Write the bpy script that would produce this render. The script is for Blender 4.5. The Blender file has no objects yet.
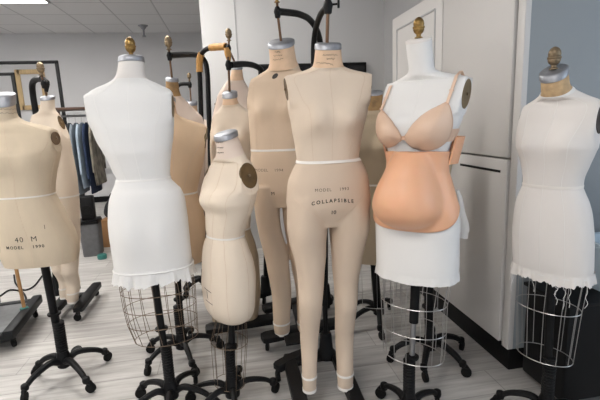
import bpy, bmesh, math, random, re
from mathutils import Vector, Matrix
from mathutils.bvhtree import BVHTree
from math import sin, cos, pi, radians, atan2, sqrt
random.seed(7)
C = bpy.context.scene.collection

# ------------------------------------------------------------------ camera
F, H, ROLL = 425.0, 1.30, radians(2.4)
def _lev(px, py):
    u, v = (px-300)/F, -(py-200)/F
    return (u*cos(ROLL)+v*sin(ROLL), -u*sin(ROLL)+v*cos(ROLL), 1.0)
PITCH = math.atan2(_lev(225, 123)[1], 1.0)
def _tilt(l):
    u, v, w = l
    return (u, w*cos(PITCH)+v*sin(PITCH), -w*sin(PITCH)+v*cos(PITCH))
_r = _tilt(_lev(225, 123)); YAW = atan2(-_r[0], _r[1])
def _turn(p): return Vector((p[0]*cos(YAW)+p[1]*sin(YAW), -p[0]*sin(YAW)+p[1]*cos(YAW), p[2]))
def ray(px, py): return _turn(_tilt(_lev(px, py)))
def at_y(px, py, Y):
    r = ray(px, py); return r*(Y/r.y)+Vector((0, 0, H))
def at_z(px, py, Z=0.0):
    r = ray(px, py); return r*((Z-H)/r.z)+Vector((0, 0, H))
def _axis(u, v, w):
    l = (u*cos(ROLL)+v*sin(ROLL), -u*sin(ROLL)+v*cos(ROLL), w); return _turn(_tilt(l))
cam = bpy.data.objects.new('camera', bpy.data.cameras.new('camera')); C.objects.link(cam)
R_, U_, W_ = _axis(1, 0, 0), _axis(0, 1, 0), _axis(0, 0, 1)
m = Matrix(((R_.x, U_.x, -W_.x), (R_.y, U_.y, -W_.y), (R_.z, U_.z, -W_.z)))
cam.matrix_world = Matrix.Translation((0, 0, H)) @ m.to_4x4()
cam.data.sensor_width = 36; cam.data.lens = F*36/600; cam.data.clip_start = .02
bpy.context.scene.camera = cam

# ------------------------------------------------------------------ materials
def mat(name, col, rough=.7, metal=0.0, spec=.5, mottle=0.0, scale=8.0, bump=0.0, bscale=400.0, weave=False, coat=0.0, sss=0.0, col2=None, emit=None, stretch=(1, 1, 1)):
    m = bpy.data.materials.new(name); m.use_nodes = True
    nt = m.node_tree; N = nt.nodes; L = nt.links; b = N['Principled BSDF']
    b.inputs['Roughness'].default_value = rough; b.inputs['Metallic'].default_value = metal
    b.inputs['Base Color'].default_value = (*col, 1); b.inputs['Specular IOR Level'].default_value = spec; b.inputs['Coat Weight'].default_value = coat
    if sss: b.inputs['Subsurface Weight'].default_value = sss; b.inputs['Subsurface Radius'].default_value = (.03, .012, .006); b.inputs['Subsurface Scale'].default_value = .3
    tc = N.new('ShaderNodeTexCoord')
    src = tc.outputs['Object']
    if mottle or col2:
        mp = N.new('ShaderNodeMapping'); mp.inputs['Scale'].default_value = stretch; L.new(src, mp.inputs[0])
        n = N.new('ShaderNodeTexNoise'); n.inputs['Scale'].default_value = scale; n.inputs['Detail'].default_value = 5; L.new(mp.outputs[0], n.inputs['Vector'])
        r = N.new('ShaderNodeValToRGB'); r.color_ramp.elements[0].position = .3; r.color_ramp.elements[1].position = .7
        c2 = col2 or tuple(c*(1-mottle) for c in col)
        r.color_ramp.elements[0].color = (*c2, 1); r.color_ramp.elements[1].color = (*col, 1)
        L.new(n.outputs['Fac'], r.inputs[0]); L.new(r.outputs[0], b.inputs['Base Color'])
    if weave:
        mx = []
        for ax in ('X', 'Z'):
            w = N.new('ShaderNodeTexWave'); w.wave_type = 'BANDS'; w.bands_direction = ax; w.inputs['Scale'].default_value = 120; w.inputs['Distortion'].default_value = 3; w.inputs['Detail'].default_value = 3; w.inputs['Detail Scale'].default_value = 2
            L.new(src, w.inputs['Vector']); mx.append(w)
        a = N.new('ShaderNodeMath'); a.operation = 'ADD'; L.new(mx[0].outputs['Fac'], a.inputs[0]); L.new(mx[1].outputs['Fac'], a.inputs[1])
        bp = N.new('ShaderNodeBump'); bp.inputs['Strength'].default_value = .25; bp.inputs['Distance'].default_value = .0008
        L.new(a.outputs[0], bp.inputs['Height']); L.new(bp.outputs[0], b.inputs['Normal'])
    elif bump:
        n2 = N.new('ShaderNodeTexNoise'); n2.inputs['Scale'].default_value = bscale; n2.inputs['Detail'].default_value = 4; L.new(src, n2.inputs['Vector'])
        bp = N.new('ShaderNodeBump'); bp.inputs['Strength'].default_value = bump; bp.inputs['Distance'].default_value = .003
        L.new(n2.outputs['Fac'], bp.inputs['Height']); L.new(bp.outputs[0], b.inputs['Normal'])
    if emit:
        b.inputs['Emission Color'].default_value = (*emit[0], 1); b.inputs['Emission Strength'].default_value = emit[1]
    return m
def linen(name, col, mottle=.07): return mat(name, col, .88, mottle=mottle, scale=7, weave=True, stretch=(1.5, 1.5, .6))
M = dict(
 cream=linen('cream_linen', (.70, .575, .455)), cream_lower=linen('cream_shaded_linen', (.63, .50, .385)),  # lower-body cream darkened and warmed for the dimmer light at leg height
 pale=linen('pale_linen', (.74, .63, .51)), tan=linen('tan_linen', (.65, .50, .365)), aged=linen('aged_linen', (.66, .55, .41), .14),
 ochre=linen('ochre_linen', (.72, .52, .34), .1), rose=linen('rose_linen', (.74, .61, .52)), dun=linen('dun_linen', (.5, .4, .28)),
 white=linen('white_muslin', (.76, .745, .725), .03), ivory=linen('ivory_muslin', (.74, .70, .665), .04),
 tape=mat('white_tape', (.78, .74, .69), .8, bump=.1), peach=mat('peach_neck_paper', (.74, .52, .35), .8, mottle=.15, scale=25),
 cork=mat('tan_neck_paper', (.58, .40, .22), .8, mottle=.3, scale=40), brownneck=mat('brown_neck_paper', (.42, .25, .1), .6, mottle=.5, scale=30),
 steel=mat('brushed_steel', (.40, .41, .44), .48, .85, mottle=.3, scale=30), brass=mat('aged_brass', (.40, .25, .09), .36, 1, mottle=.5, scale=60),
 oldbrass=mat('worn_brass', (.33, .25, .16), .5, .9, mottle=.5, scale=60),
 iron=mat('black_iron', (.005, .005, .0055), .5, 0, .22, mottle=.3, scale=20, bump=.2, bscale=60), rod=mat('bronze_rod', (.13, .075, .045), .4, .8),
 chrome=mat('grey_steel_tube', (.35, .35, .36), .3, 1), wire=mat('galvanized_wire', (.42, .41, .40), .35, .9), rustwire=mat('brown_wire', (.16, .115, .08), .5, .7),
 rubber=mat('black_rubber', (.005, .005, .005), .65, 0, .2), plate=mat('brown_arm_plate', (.15, .085, .025), .5, mottle=.5, scale=18), dplate=mat('dark_arm_plate', (.035, .022, .016), .4, mottle=.4, scale=18),
 dunplate=mat('olive_arm_plate', (.2, .135, .055), .55, mottle=.4, scale=20),
 seam=mat('seam_thread', (.62, .48, .36), .9), wseam=mat('white_seam', (.78, .76, .73), .9), ink=mat('black_ink', (.02, .018, .018), .7), faint=mat('faded_ink', (.16, .12, .1), .8),
 bra=mat('nude_satin', (.74, .52, .38), .48, mottle=.06, scale=6), braedge=mat('nude_trim', (.66, .42, .29), .5), bead=mat('clear_slider', (.7, .55, .45), .3),
 silicone=mat('peach_silicone', (.80, .43, .255), .42, mottle=.1, scale=5, sss=.15, bump=.05, bscale=30), wrap=mat('tan_wrap_tape', (.55, .29, .08), .6, mottle=.3, scale=25),
 tray=mat('dark_platform', (.008, .009, .010), .5, 0, .25), deck=mat('grey_deck', (.17, .175, .18), .6, mottle=.2, scale=30),
)
# ------------------------------------------------------------------ mesh helpers
class B:
    def __init__(s): s.v = []; s.f = []
    def loft(s, rings, cap0=True, cap1=True, closed=True):
        n = len(rings[0]); b = len(s.v)
        for r in rings: s.v.extend([Vector(p) for p in r])
        for i in range(len(rings)-1):
            for j in range(n if closed else n-1):
                k = (j+1) % n
                s.f.append((b+i*n+j, b+i*n+k, b+(i+1)*n+k, b+(i+1)*n+j))
        if cap0: s.f.append(tuple(b+j for j in reversed(range(n))))
        if cap1: s.f.append(tuple(b+(len(rings)-1)*n+j for j in range(n)))
        return s
    def tube(s, path, r, seg=8, closed=False, caps=True):
        P = [Vector(p) for p in path]; n = len(P); rings = []
        rr = r if isinstance(r, (list, tuple)) else [r]*n
        up = None
        for i in range(n):
            a = P[(i-1) % n] if (closed or i > 0) else P[0]; c = P[(i+1) % n] if (closed or i < n-1) else P[-1]
            t = (c-a).normalized()
            if up is None: up = Vector((0, 0, 1)) if abs(t.z) < .9 else Vector((0, 1, 0))
            x = t.cross(up)
            if x.length < 1e-5: x = t.cross(Vector((1, 0, 0)))
            x.normalize(); y = x.cross(t).normalized(); up = y
            rings.append([P[i]+(x*cos(2*pi*k/seg)+y*sin(2*pi*k/seg))*rr[i] for k in range(seg)])
        if closed: rings.append(rings[0])
        return s.loft(rings, caps and not closed, caps and not closed)
    def lathe(s, prof, c=(0, 0, 0), seg=20, axis=None):
        c = Vector(c); q = Vector((0, 0, 1)).rotation_difference(Vector(axis).normalized()) if axis is not None else None
        rings = []
        for r, z in prof:
            ring = [Vector((max(r, 1e-4)*cos(2*pi*k/seg), max(r, 1e-4)*sin(2*pi*k/seg), z)) for k in range(seg)]
            if q: ring = [q @ p for p in ring]
            rings.append([p+c for p in ring])
        return s.loft(rings)
    def box(s, c, size, rz=0.0, bev=.004, rot=None):
        bm = bmesh.new(); bmesh.ops.create_cube(bm, size=1)
        for v in bm.verts: v.co = Vector((v.co.x*size[0], v.co.y*size[1], v.co.z*size[2]))
        if bev: bmesh.ops.bevel(bm, geom=bm.edges[:], offset=min(bev, min(size)*.3), segments=2, affect='EDGES', profile=.5)
        q = rot if rot is not None else Matrix.Rotation(rz, 3, 'Z'); b = len(s.v)
        bm.verts.index_update()
        for v in bm.verts: s.v.append(q @ v.co+Vector(c))
        for f in bm.faces: s.f.append(tuple(b+v.index for v in f.verts))
        bm.free(); return s
    def build(s, name, material, parent=None, smooth=True, xf=None):
        me = bpy.data.meshes.new(name)
        vs = [xf @ v for v in s.v] if xf else s.v
        me.from_pydata([tuple(v) for v in vs], [], s.f); me.update()
        o = bpy.data.objects.new(name, me); C.objects.link(o); me.materials.append(M[material] if isinstance(material, str) else material)
        bm = bmesh.new(); bm.from_mesh(me); bmesh.ops.recalc_face_normals(bm, faces=bm.faces[:]); bm.to_mesh(me); bm.free()
        if smooth:
            for p in me.polygons: p.use_smooth = True
            me.set_sharp_from_angle(angle=radians(40))
        if parent: o.parent = parent
        return o
def tag(o, label=None, category=None, group=None, kind=None):
    for k, v in (('label', label), ('category', category), ('group', group), ('kind', kind)):
        if v: o[k] = v
    return o
def empty(name, loc, rz=0.0, **k):
    o = bpy.data.objects.new(name, None); C.objects.link(o); o.location = loc; o.rotation_euler = (0, 0, rz); o.empty_display_size = .1
    o['_m'] = 0; del o['_m']
    return tag(o, **k)
def inv(o): return (Matrix.Translation(o.location) @ Matrix.Rotation(o.rotation_euler.z, 4, 'Z')).inverted()
def bez(pts, n=10):
    P = [Vector(p) for p in pts]; Q = [2*P[0]-P[1]]+P+[2*P[-1]-P[-2]]; out = []
    for i in range(1, len(Q)-2):
        a, b, c, d = Q[i-1:i+3]
        for k in range(n):
            t = k/n; out.append(.5*((2*b)+(c-a)*t+(2*a-5*b+4*c-d)*t*t+(3*b-a-3*c+d)*t**3))
    return out+[P[-1]]
def pchip(xs, ys):
    n = len(xs); h = [xs[i+1]-xs[i] for i in range(n-1)]; d = [(ys[i+1]-ys[i])/h[i] for i in range(n-1)]
    ms = [d[0]]+[0 if d[i-1]*d[i] <= 0 else 2*d[i-1]*d[i]/(d[i-1]+d[i]) for i in range(1, n-1)]+[d[-1]]
    def f(x):
        x = min(max(x, xs[0]), xs[-1]); i = 0
        while i < n-2 and x > xs[i+1]: i += 1
        t = (x-xs[i])/h[i]; t2, t3 = t*t, t*t*t
        return (2*t3-3*t2+1)*ys[i]+(t3-2*t2+t)*h[i]*ms[i]+(-2*t3+3*t2)*ys[i+1]+(t3-t2)*h[i]*ms[i+1]
    return f
# ------------------------------------------------------------------ a dress form's shell
class Shell:
    """rows: (picture height, left edge, right edge, depth ratio[, side cut]) of the outline, turned into metres at distance Y."""
    def __init__(s, rows, Y, rel, base, side='c', bumps=(), lean=0.0, n=72):
        s.Y = Y; s.n = n; s.bumps = []
        phi = atan2(base[0], base[1]); s.th = radians(rel)-phi
        rows = sorted(rows, key=lambda r: -r[0])
        zs, a, cx, rr, kk = [], [], [], [], []
        lr = .7
        for r in rows:
            y, xl, xr = r[:3]; lr = r[3] if len(r) > 3 else lr
            zpt = {'c': (xl+xr)/2, 'r': xr, 'l': xl}[side]
            z = at_y(zpt, y, Y).z; X0, X1 = at_y(xl, y, Y).x, at_y(xr, y, Y).x
            w = (X1-X0)/2*cos(phi); kq = r[4] if len(r) > 4 else 1.0
            kq = 1+(kq-1)*2.2
            w /= s.support(lr, kq, radians(rel))
            if zs and z <= zs[-1]+.001: z = zs[-1]+.001
            zs.append(z); a.append(w); cx.append((X0+X1)/2-base[0]); rr.append(w*lr); kk.append(kq)
        s.z0, s.z1 = zs[0], zs[-1]
        s.w, s.c, s.d, s.k = pchip(zs, a), pchip(zs, cx), pchip(zs, rr), pchip(zs, kk)
        s.base = Vector((base[0], base[1], 0)); s.arm = [z for z, k in zip(zs, kk) if k > 1.01]
        for b in bumps:   # (height in picture, side offset m, forward m, width m, height m)
            z = at_y(300 if side == 'c' else 30, b[0], Y).z if len(b) < 6 else b[5]
            xc = sum(r[1]+r[2] for r in rows)/2/len(rows)
            z = at_y(xc, b[0], Y).z
            s.bumps.append((z, b[1], b[2], b[3], b[4]))
    @staticmethod
    def support(r, k, th):
        e = 2/2.3; best = 0
        for i in range(180):
            t = 2*pi*i/180; x = k*abs(cos(t))**e*(1 if cos(t) >= 0 else -1); x = max(-1, min(1, x)); y = r*abs(sin(t))**e*(1 if sin(t) >= 0 else -1)
            best = max(best, x*cos(th)+y*sin(th))
        return best
    zn = None; tilt = .28
    def width(s, z):
        if s.arm and min(s.arm) < z < max(s.arm):
            a, b = min(s.arm), max(s.arm); return s.w(a)+(s.w(b)-s.w(a))*(z-a)/(b-a)
        return s.w(z)
    def mid(s, z):
        if s.arm and min(s.arm) < z < max(s.arm):
            a, b = min(s.arm), max(s.arm); return s.c(a)+(s.c(b)-s.c(a))*(z-a)/(b-a)
        return s.c(z)
    def pt(s, z, t, off=0.0, scale=1.0):
        w, d, k = s.width(z)+off, s.d(z)+off, s.k(z); e = 2/2.3
        cx_, sx_ = cos(t), sin(t)
        x = w*k*abs(cx_)**e*(1 if cx_ >= 0 else -1); x = max(-w, min(w, x))
        y = d*abs(sx_)**e*(1 if sx_ >= 0 else -1)
        f = max(0, -sx_)**.5 if sx_ < 0 else 0; bk = max(0, sx_)**.5 if sx_ > 0 else 0
        for (bz, bx, amp, sw, sh) in s.bumps:
            q = math.exp(-((z-bz)/sh)**2)
            if amp > 0: y -= amp*f*q*(math.exp(-((x-bx)/sw)**2)+(math.exp(-((x+bx)/sw)**2) if bx else 0))
            else: y -= amp*bk*q*(math.exp(-((x-bx)/sw)**2)+(math.exp(-((x+bx)/sw)**2) if bx else 0))
        c = s.mid(z); off_l = Vector((c*cos(-s.th), c*sin(-s.th), 0))
        dz = 0
        if s.zn is not None and z > s.zn-.03: dz = s.tilt*y*min(1, (z-s.zn+.03)/.03)
        return Vector((x*scale, y*scale, z+dz))+off_l
    def ring(s, z, off=0.0, scale=1.0): return [s.pt(z, 2*pi*j/s.n, off, scale) for j in range(s.n)]
    def part(s, za, zb, name, material, parent, step=.006, off=0.0, close=.0):
        k = max(2, int((zb-za)/step)); rings = [s.ring(za+(zb-za)*i/k, off) for i in range(k+1)]
        if close: rings = [s.ring(za, off, .9), s.ring(za, off, .97)]+rings[1:]
        return B().loft(rings).build(name, material, parent)
    def tape(s, z, h, name, material, parent, off=.0015):
        rings = [s.ring(z-h/2, off-.001), s.ring(z-h/2+.001, off), s.ring(z+h/2-.001, off), s.ring(z+h/2, off-.001)]
        return B().loft(rings, False, False).build(name, material, parent)
    def seam(s, za, zb, t, parent, material='seam', r=.0008):
        k = int((zb-za)/.012)+2
        P = [s.pt(za+(zb-za)*i/k, t(i/k) if callable(t) else t, .0002) for i in range(k+1)]
        return B().tube(P, r, 5).build('seam', material, parent)
def bvh_of(objs):
    vs, fs = [], []
    for o in objs:
        b = len(vs); vs += [v.co.copy() for v in o.data.vertices]; fs += [tuple(b+i for i in p.vertices) for p in o.data.polygons]
    return BVHTree.FromPolygons(vs, fs)
def front(bv, x, z, off=.0008, sgn=-1, fallback=0):
    h = bv.ray_cast(Vector((x, 3*sgn, z)), Vector((0, -sgn, 0)))
    if h[0] is None: return Vector((x, fallback, z))
    return h[0]+h[1]*off*(1 if h[1].y*sgn > 0 else -1)
def text_mesh(txt, size, arc=0.0, space=1.0, bold=.0):
    cu = bpy.data.curves.new('t', 'FONT'); cu.body = txt; cu.size = size; cu.align_x = 'CENTER'; cu.align_y = 'CENTER'; cu.space_character = space; cu.resolution_u = 3; cu.offset = bold
    o = bpy.data.objects.new('t', cu); C.objects.link(o); bpy.context.view_layer.update()
    me = bpy.data.meshes.new_from_object(o.evaluated_get(bpy.context.evaluated_depsgraph_get()))
    bm = bmesh.new(); bm.from_mesh(me); bmesh.ops.triangulate(bm, faces=bm.faces[:]); bmesh.ops.subdivide_edges(bm, edges=[e for e in bm.edges if e.calc_length() > size*.3], cuts=1); bmesh.ops.triangulate(bm, faces=bm.faces[:])
    vs = [v.co.copy() for v in bm.verts]; bm.verts.index_update(); fs = [tuple(v.index for v in f.verts) for f in bm.faces]
    bm.free(); bpy.data.objects.remove(o); bpy.data.curves.remove(cu)
    for v in vs: v.y -= arc*v.x*v.x
    return vs, fs
def stamp(parent, bv, txt, x, z, size, material='ink', arc=0.0, space=1.0, rot=0.0, bold=.0, name='stamped_text'):
    words_ = txt.split()
    if len(words_) > 1:   # each word a stamp of its own
        full = [w for w in re.finditer(r'\S+', txt)]; step = size*.64*space*.95
        for w in full: stamp(parent, bv, w.group(), x+((w.start()+w.end())/2-len(txt)/2)*step, z, size, material, arc, space, rot, bold, name)
        return
    vs, fs = text_mesh(txt, size, arc, space, bold); b = B(); c, s_ = cos(rot), sin(rot)
    b.v = [front(bv, x+v.x*c-v.y*s_, z+v.x*s_+v.y*c, .0009) for v in vs]; b.f = fs
    return b.build(name, material, parent, smooth=False)
def scribble(parent, bv, x, z, w, h, material='faint', seed=0, rot=0.0):
    rnd = random.Random(seed); P = []
    n = 26
    for i in range(n):
        u = -w/2+w*i/(n-1); v = rnd.uniform(-h/2, h/2)
        P.append(front(bv, x+u*cos(rot)-v*sin(rot), z+u*sin(rot)+v*cos(rot), .0008))
    return B().tube(P, .0007, 4).build('handwriting', material, parent)
# stand pieces, in the form's own space
def finial(parent, p, s=1.0, material='brass'):
    prof = [(.008, 0), (.017, .002), (.017, .006), (.010, .010), (.010, .018), (.019, .026), (.0235, .036), (.0225, .040), (.0255, .044), (.0255, .049), (.022, .052), (.0235, .060), (.021, .072), (.015, .082), (.006, .088), (0, .089)]
    return B().lathe([(r*s, z*s) for r, z in prof], p).build('finial', material, parent)
def neck_cap(sh, parent, h=.022, off=.0014, tilt=None):
    z = sh.z1; rings = [sh.ring(z-h, off), sh.ring(z-h+.002, off+.0015), sh.ring(z-.003, off+.0015), sh.ring(z, off-.001), sh.ring(z+.0025, 0, .9) if False else [p+Vector((0, 0, .003)) for p in sh.ring(z, -.004)]]
    return B().loft(rings).build('neck_cap', 'steel', parent)
def arm_plates(sh, parent, material='plate', sides=(1, -1), grow=1.0):
    lo, hi = min(sh.arm), max(sh.arm); zc = (lo+hi)/2; hh = (hi-lo)/2*.93*grow
    for sd in sides:
        E = []
        for z in (lo, hi):
            c = sh.mid(z); E.append(Vector((c*cos(-sh.th)+sd*sh.width(z), c*sin(-sh.th), z)))
        k = sh.k(zc); hd = max(.022, sh.d(zc)*max(.1, 1-(1/k)**2.3)**(1/2.3)*.95)*grow
        up = (E[1]-E[0]).normalized(); fy = Vector((0, 1, 0)); nrm = up.cross(fy).normalized()
        if nrm.x*sd < 0: nrm = -nrm
        fy = nrm.cross(up).normalized(); ctr = (E[0]+E[1])/2; rings = []
        for q, t in ((.97, -.012), (1.0, -.004), (1.0, .0008), (.95, .0022), (.88, .0012), (.3, .0016), (.06, .0018)):
            rings.append([ctr+nrm*t+(fy*cos(2*pi*i/36)*hd+up*sin(2*pi*i/36)*hh)*q for i in range(36)])
        pl = B().loft(rings).build('arm_plate', material, parent)
        B().lathe([(.006, 0), (.006, .003), (.003, .005), (0, .005)], ctr+nrm*.003, 10, nrm).build('screw', 'oldbrass', pl)
def caster(parent, p, ang, s=1.0):
    """p: where the stem leaves the leg; the wheel meets the floor"""
    R = .026*s; h = p.z; off = Vector((cos(ang), sin(ang), 0))*.018*s
    st = B().tube([p+Vector((0, 0, .008)), p-Vector((0, 0, max(.004, h-2*R)))], .008*s, 8)
    c = Vector((p.x, p.y, R))+off; ax = Vector((-sin(ang), cos(ang), 0))
    st.tube([Vector((p.x, p.y, 2*R)), c+Vector((0, 0, R+.003)), c+off*.6+Vector((0, 0, R*.7))], [.010*s, .013*s, .008*s], 8)
    cs = st.build('caster', 'iron', parent)
    B().lathe([(R*.5, -.011*s), (R*.95, -.009*s), (R, -.004*s), (R, .004*s), (R*.95, .009*s), (R*.5, .011*s)], c, 18, ax).build('wheel', 'rubber', cs) if False else None
    w = B().lathe([(R*.5, -.011*s), (R*.95, -.009*s), (R, -.004*s), (R, .004*s), (R*.95, .009*s), (R*.5, .011*s)], c, 18, ax)
    w.build('caster_wheel', 'rubber', parent)
def star_base(t, hub, angs, L, thick=.014, th=0.0, pedal=None):
    """cast base: hub with curved legs that end on casters; angles in the world"""
    hub = Vector((hub[0], hub[1], 0))
    B().lathe([(.02, .055), (.034, .065), (.036, .10), (.03, .135), (.024, .15), (.022, .19)], hub, 16).build('base_hub', 'iron', t)
    for a in angs:
        LL = L
        if isinstance(a, tuple): a, LL = a
        a = radians(a)-th; d = Vector((cos(a), sin(a), 0))
        P = bez([hub+d*.02+Vector((0, 0, .095)), hub+d*LL*.35+Vector((0, 0, .118)), hub+d*LL*.75+Vector((0, 0, .098)), hub+d*LL+Vector((0, 0, .066))], 5)
        n = len(P); lg = B().tube(P, [thick*(1.25-.45*i/(n-1)) for i in range(n)], 8)
        lg.lathe([(.016, -.012), (.019, 0), (.017, .016), (.008, .022)], hub+d*LL+Vector((0, 0, .066)), 12)
        lo = lg.build('base_leg', 'iron', t); caster(lo, hub+d*LL+Vector((0, 0, .06)), a+.6)
    if pedal is not None:
        a = radians(pedal)-th; d = Vector((cos(a), sin(a), 0))
        p = B().tube([hub+d*.02+Vector((0, 0, .10)), hub+d*.09+Vector((0, 0, .085))], .007, 8)
        p.lathe([(.004, -.006), (.03, -.004), (.03, .004), (.004, .006)], hub+d*.11+Vector((0, 0, .088)), 14, (d.x*-.5, d.y*-.5, 1)); p.build('pedal', 'iron', t)
def post(t, hub, ztop, r=.017, sleeve=True, top=None, inner=None, collar=None):
    h = Vector((hub[0], hub[1], 0)); tp = Vector((top[0], top[1], ztop)) if top else Vector((hub[0], hub[1], ztop))
    ax = tp-h
    if inner:
        B().tube([h+ax*(.12/ztop), h+ax*(inner/ztop)], r, 14).build('post', 'iron', t)
        B().tube([h+ax*((inner-.02)/ztop), tp], r*.7, 14).build('inner_post', 'chrome', t)
    else: B().tube([h+ax*(.12/ztop), tp], r, 14).build('post', 'iron', t)
    if sleeve:
        s = []; n = 13
        for i in range(n):
            z = .15+.013*i; s += [(r+.004, z), (r+.009, z+.004), (r+.009, z+.008), (r+.004, z+.012)]
        B().lathe(s, h, 16).build('ribbed_sleeve', 'iron', t)
    if collar:
        B().lathe([(r, -.006), (r+.012, -.005), (r+.013, 0), (r+.012, .005), (r, .006)], h+ax*(collar/ztop), 16).build('collar', 'iron', t)
def rail_base(t, rails, cross, hub, zb=.075, hb=.035, wd=.055, th=0.0):
    """H base: each rail (two floor points) a long cast bar with two casters, and cross bars between"""
    for (p, q) in rails:
        p, q = Vector((p[0], p[1], 0)), Vector((q[0], q[1], 0)); d = (q-p).normalized(); s = Vector((-d.y, d.x, 0)); L = (q-p).length; rings = []
        for u, w, z0, z1 in ((-.01, .3, zb+.006, zb+hb*.6), (.0, .8, zb, zb+hb*.9), (.05, 1, zb, zb+hb), (.5, 1.05, zb, zb+hb*1.15), (.95, 1, zb, zb+hb), (1.0, .8, zb, zb+hb*.9), (1.01, .3, zb+.006, zb+hb*.6)):
            c = p+d*L*u; h = wd/2*w
            rings.append([c+s*h+Vector((0, 0, z0)), c+s*h+Vector((0, 0, z1-.006)), c+s*h*.8+Vector((0, 0, z1)), c-s*h*.8+Vector((0, 0, z1)), c-s*h+Vector((0, 0, z1-.006)), c-s*h+Vector((0, 0, z0))])
        rl = B().loft(rings).build('base_rail', 'iron', t)
        for u in (.05, .95): caster(rl, p+d*L*u+Vector((0, 0, zb+.002)), atan2(d.y, d.x)+1.2)
    for (p, q) in cross:
        B().box(((p[0]+q[0])/2, (p[1]+q[1])/2, zb+hb*.5), (sqrt((p[0]-q[0])**2+(p[1]-q[1])**2), .06, hb*.8), atan2(q[1]-p[1], q[0]-p[0])).build('base_crossbar', 'iron', t)
    B().lathe([(.05, zb+.01), (.05, zb+hb), (.036, zb+hb+.02), (.03, zb+hb+.10), (.026, zb+hb+.11)], (hub[0], hub[1], 0), 18).build('base_hub', 'iron', t)
def gallows(t, pts, r, joint, tip, neck_top, fin='oldbrass', wrapped=None, fs=.62, screw=True, iv=None):
    P = bez(pts, 8); B().tube(P, r, 12).build('gallows_pole', 'iron', t)
    if wrapped:
        for (a, b) in wrapped: B().tube(P[int(a*(len(P)-1)):int(b*(len(P)-1))+1], [r*1.35+random.uniform(0, .0025) for _ in P[int(a*(len(P)-1)):int(b*(len(P)-1))+1]], 12).build('tape_wrapping', 'wrap', t)
    j = Vector(joint); B().lathe([(.008, -.03), (.014, -.026), (.016, -.01), (.019, 0), (.016, .012), (.011, .024), (.008, .026)], j, 14).build('joint_clamp', 'iron', t)
    B().tube([Vector(neck_top), Vector((j.x, j.y, j.z)), Vector(tip)], .0068, 10).build('hanger_rod', 'rod', t)
    if fin: finial(t, Vector(tip)-Vector((0, 0, .004)), fs, fin)
    if screw:
        sc = B().tube([j+Vector((.012, -.004, .004)), j+Vector((.034, -.012, .004))], .004, 8); sc.box(j+Vector((.038, -.013, .004)), (.008, .012, .03)); sc.build('wing_screw', 'iron', t)
def cage(t, hoops, nw, ztop, topring, wire='wire', rw=.0016, extra=(), th=0.0):
    """hoops: (z, half width, half depth, dx, dy) from top to bottom; wires run down through all of them"""
    b = B()
    for i in range(nw):
        a = 2*pi*(i+.35)/nw; P = []
        for (z, w, d, dx, dy) in [topring]+list(hoops): P.append(Vector((dx+w*cos(a), dy+d*sin(a), z)))
        b.tube(P, rw, 5)
    w = b.build('wire_cage', wire, t)
    for (z, ww, d, dx, dy) in hoops:
        B().tube([Vector((dx+ww*cos(2*pi*i/40), dy+d*sin(2*pi*i/40), z)) for i in range(40)], rw*1.15, 5, closed=True).build('hoop', wire, w)
    return w
def hem(sh, t, z, drop, name, material, seed=1, ragged=.5, flare=.006):
    """loose cloth edge hanging below the form, with a ragged lower edge"""
    rnd = random.Random(seed); n = 180; ph = [rnd.uniform(0, 6.28) for _ in range(6)]
    jag = [rnd.uniform(0, 1) for _ in range(n)]
    def low(i):
        u = 2*pi*i/n; q = .5+.25*sin(5*u+ph[0])+.2*sin(9*u+ph[1])+.15*sin(17*u+ph[2])
        return drop*(1-ragged+ragged*(.5*q+.3*jag[i]+.2*jag[(i*3) % n]))
    rings = []
    for k in range(8):
        ring = []
        for i in range(n):
            u = 2*pi*i/n; f = k/7; zz = z+.012-(low(i)+.012)*f
            wv = flare*f*(1+.9*sin(11*u+ph[3]+f)+.6*sin(23*u+ph[4])+.4*sin(37*u))
            p = sh.pt(max(z, sh.z0+.001), u, .003+wv); p.z = zz; ring.append(p)
        rings.append(ring)
    inner = [[p-Vector((p.x, p.y, 0)).normalized()*.0015 for p in r] for r in reversed(rings)]
    return B().loft(rings+inner, False, False).build(name, material, t)
def clean_legs(b, name, material, parent, voxel=.0055, sm=20):
    o = b.build(name, material, None)
    md = o.modifiers.new('r', 'REMESH'); md.mode = 'VOXEL'; md.voxel_size = voxel
    s = o.modifiers.new('s', 'SMOOTH'); s.iterations = sm; s.factor = .5
    bpy.context.view_layer.update()
    me = bpy.data.meshes.new_from_object(o.evaluated_get(bpy.context.evaluated_depsgraph_get()))
    old = o.data; o.modifiers.clear(); o.data = me; bpy.data.meshes.remove(old); me.name = name
    for p in me.polygons: p.use_smooth = True
    o.parent = parent; return o
def leg_rings(rows, Y, base, th, rel, depth=1.08, dy=0.0):
    """each leg as ellipses, in the form's own space"""
    zs, w, c = [], [], []; phi = atan2(base[0], base[1])
    for y, xl, xr in sorted(rows, key=lambda r: -r[0]):
        zs.append(at_y((xl+xr)/2, y, Y).z); X0, X1 = at_y(xl, y, Y).x, at_y(xr, y, Y).x
        w.append((X1-X0)/2*cos(phi)); c.append((X0+X1)/2-base[0])
    fw, fc = pchip(zs, w), pchip(zs, c); out = []; n = int((zs[-1]-zs[0])/.012)
    for i in range(n+1):
        z = zs[0]+(zs[-1]-zs[0])*i/n; a = fw(z); cl = Vector((fc(z)*cos(-th), fc(z)*sin(-th), 0))
        # calf and knee: the calf sits a little behind, the knee a little in front
        u = (z-zs[0])/(zs[-1]-zs[0]); back = .022*math.exp(-((u-.26)/.12)**2)-.010*math.exp(-((u-.47)/.07)**2)
        dp = depth+.28*max(0, min(1, (u-.72)/.22)); out.append([Vector((a*cos(2*pi*j/28), a*dp*sin(2*pi*j/28)+back+dy, z))+cl for j in range(28)])
    return out, zs[0]
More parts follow.
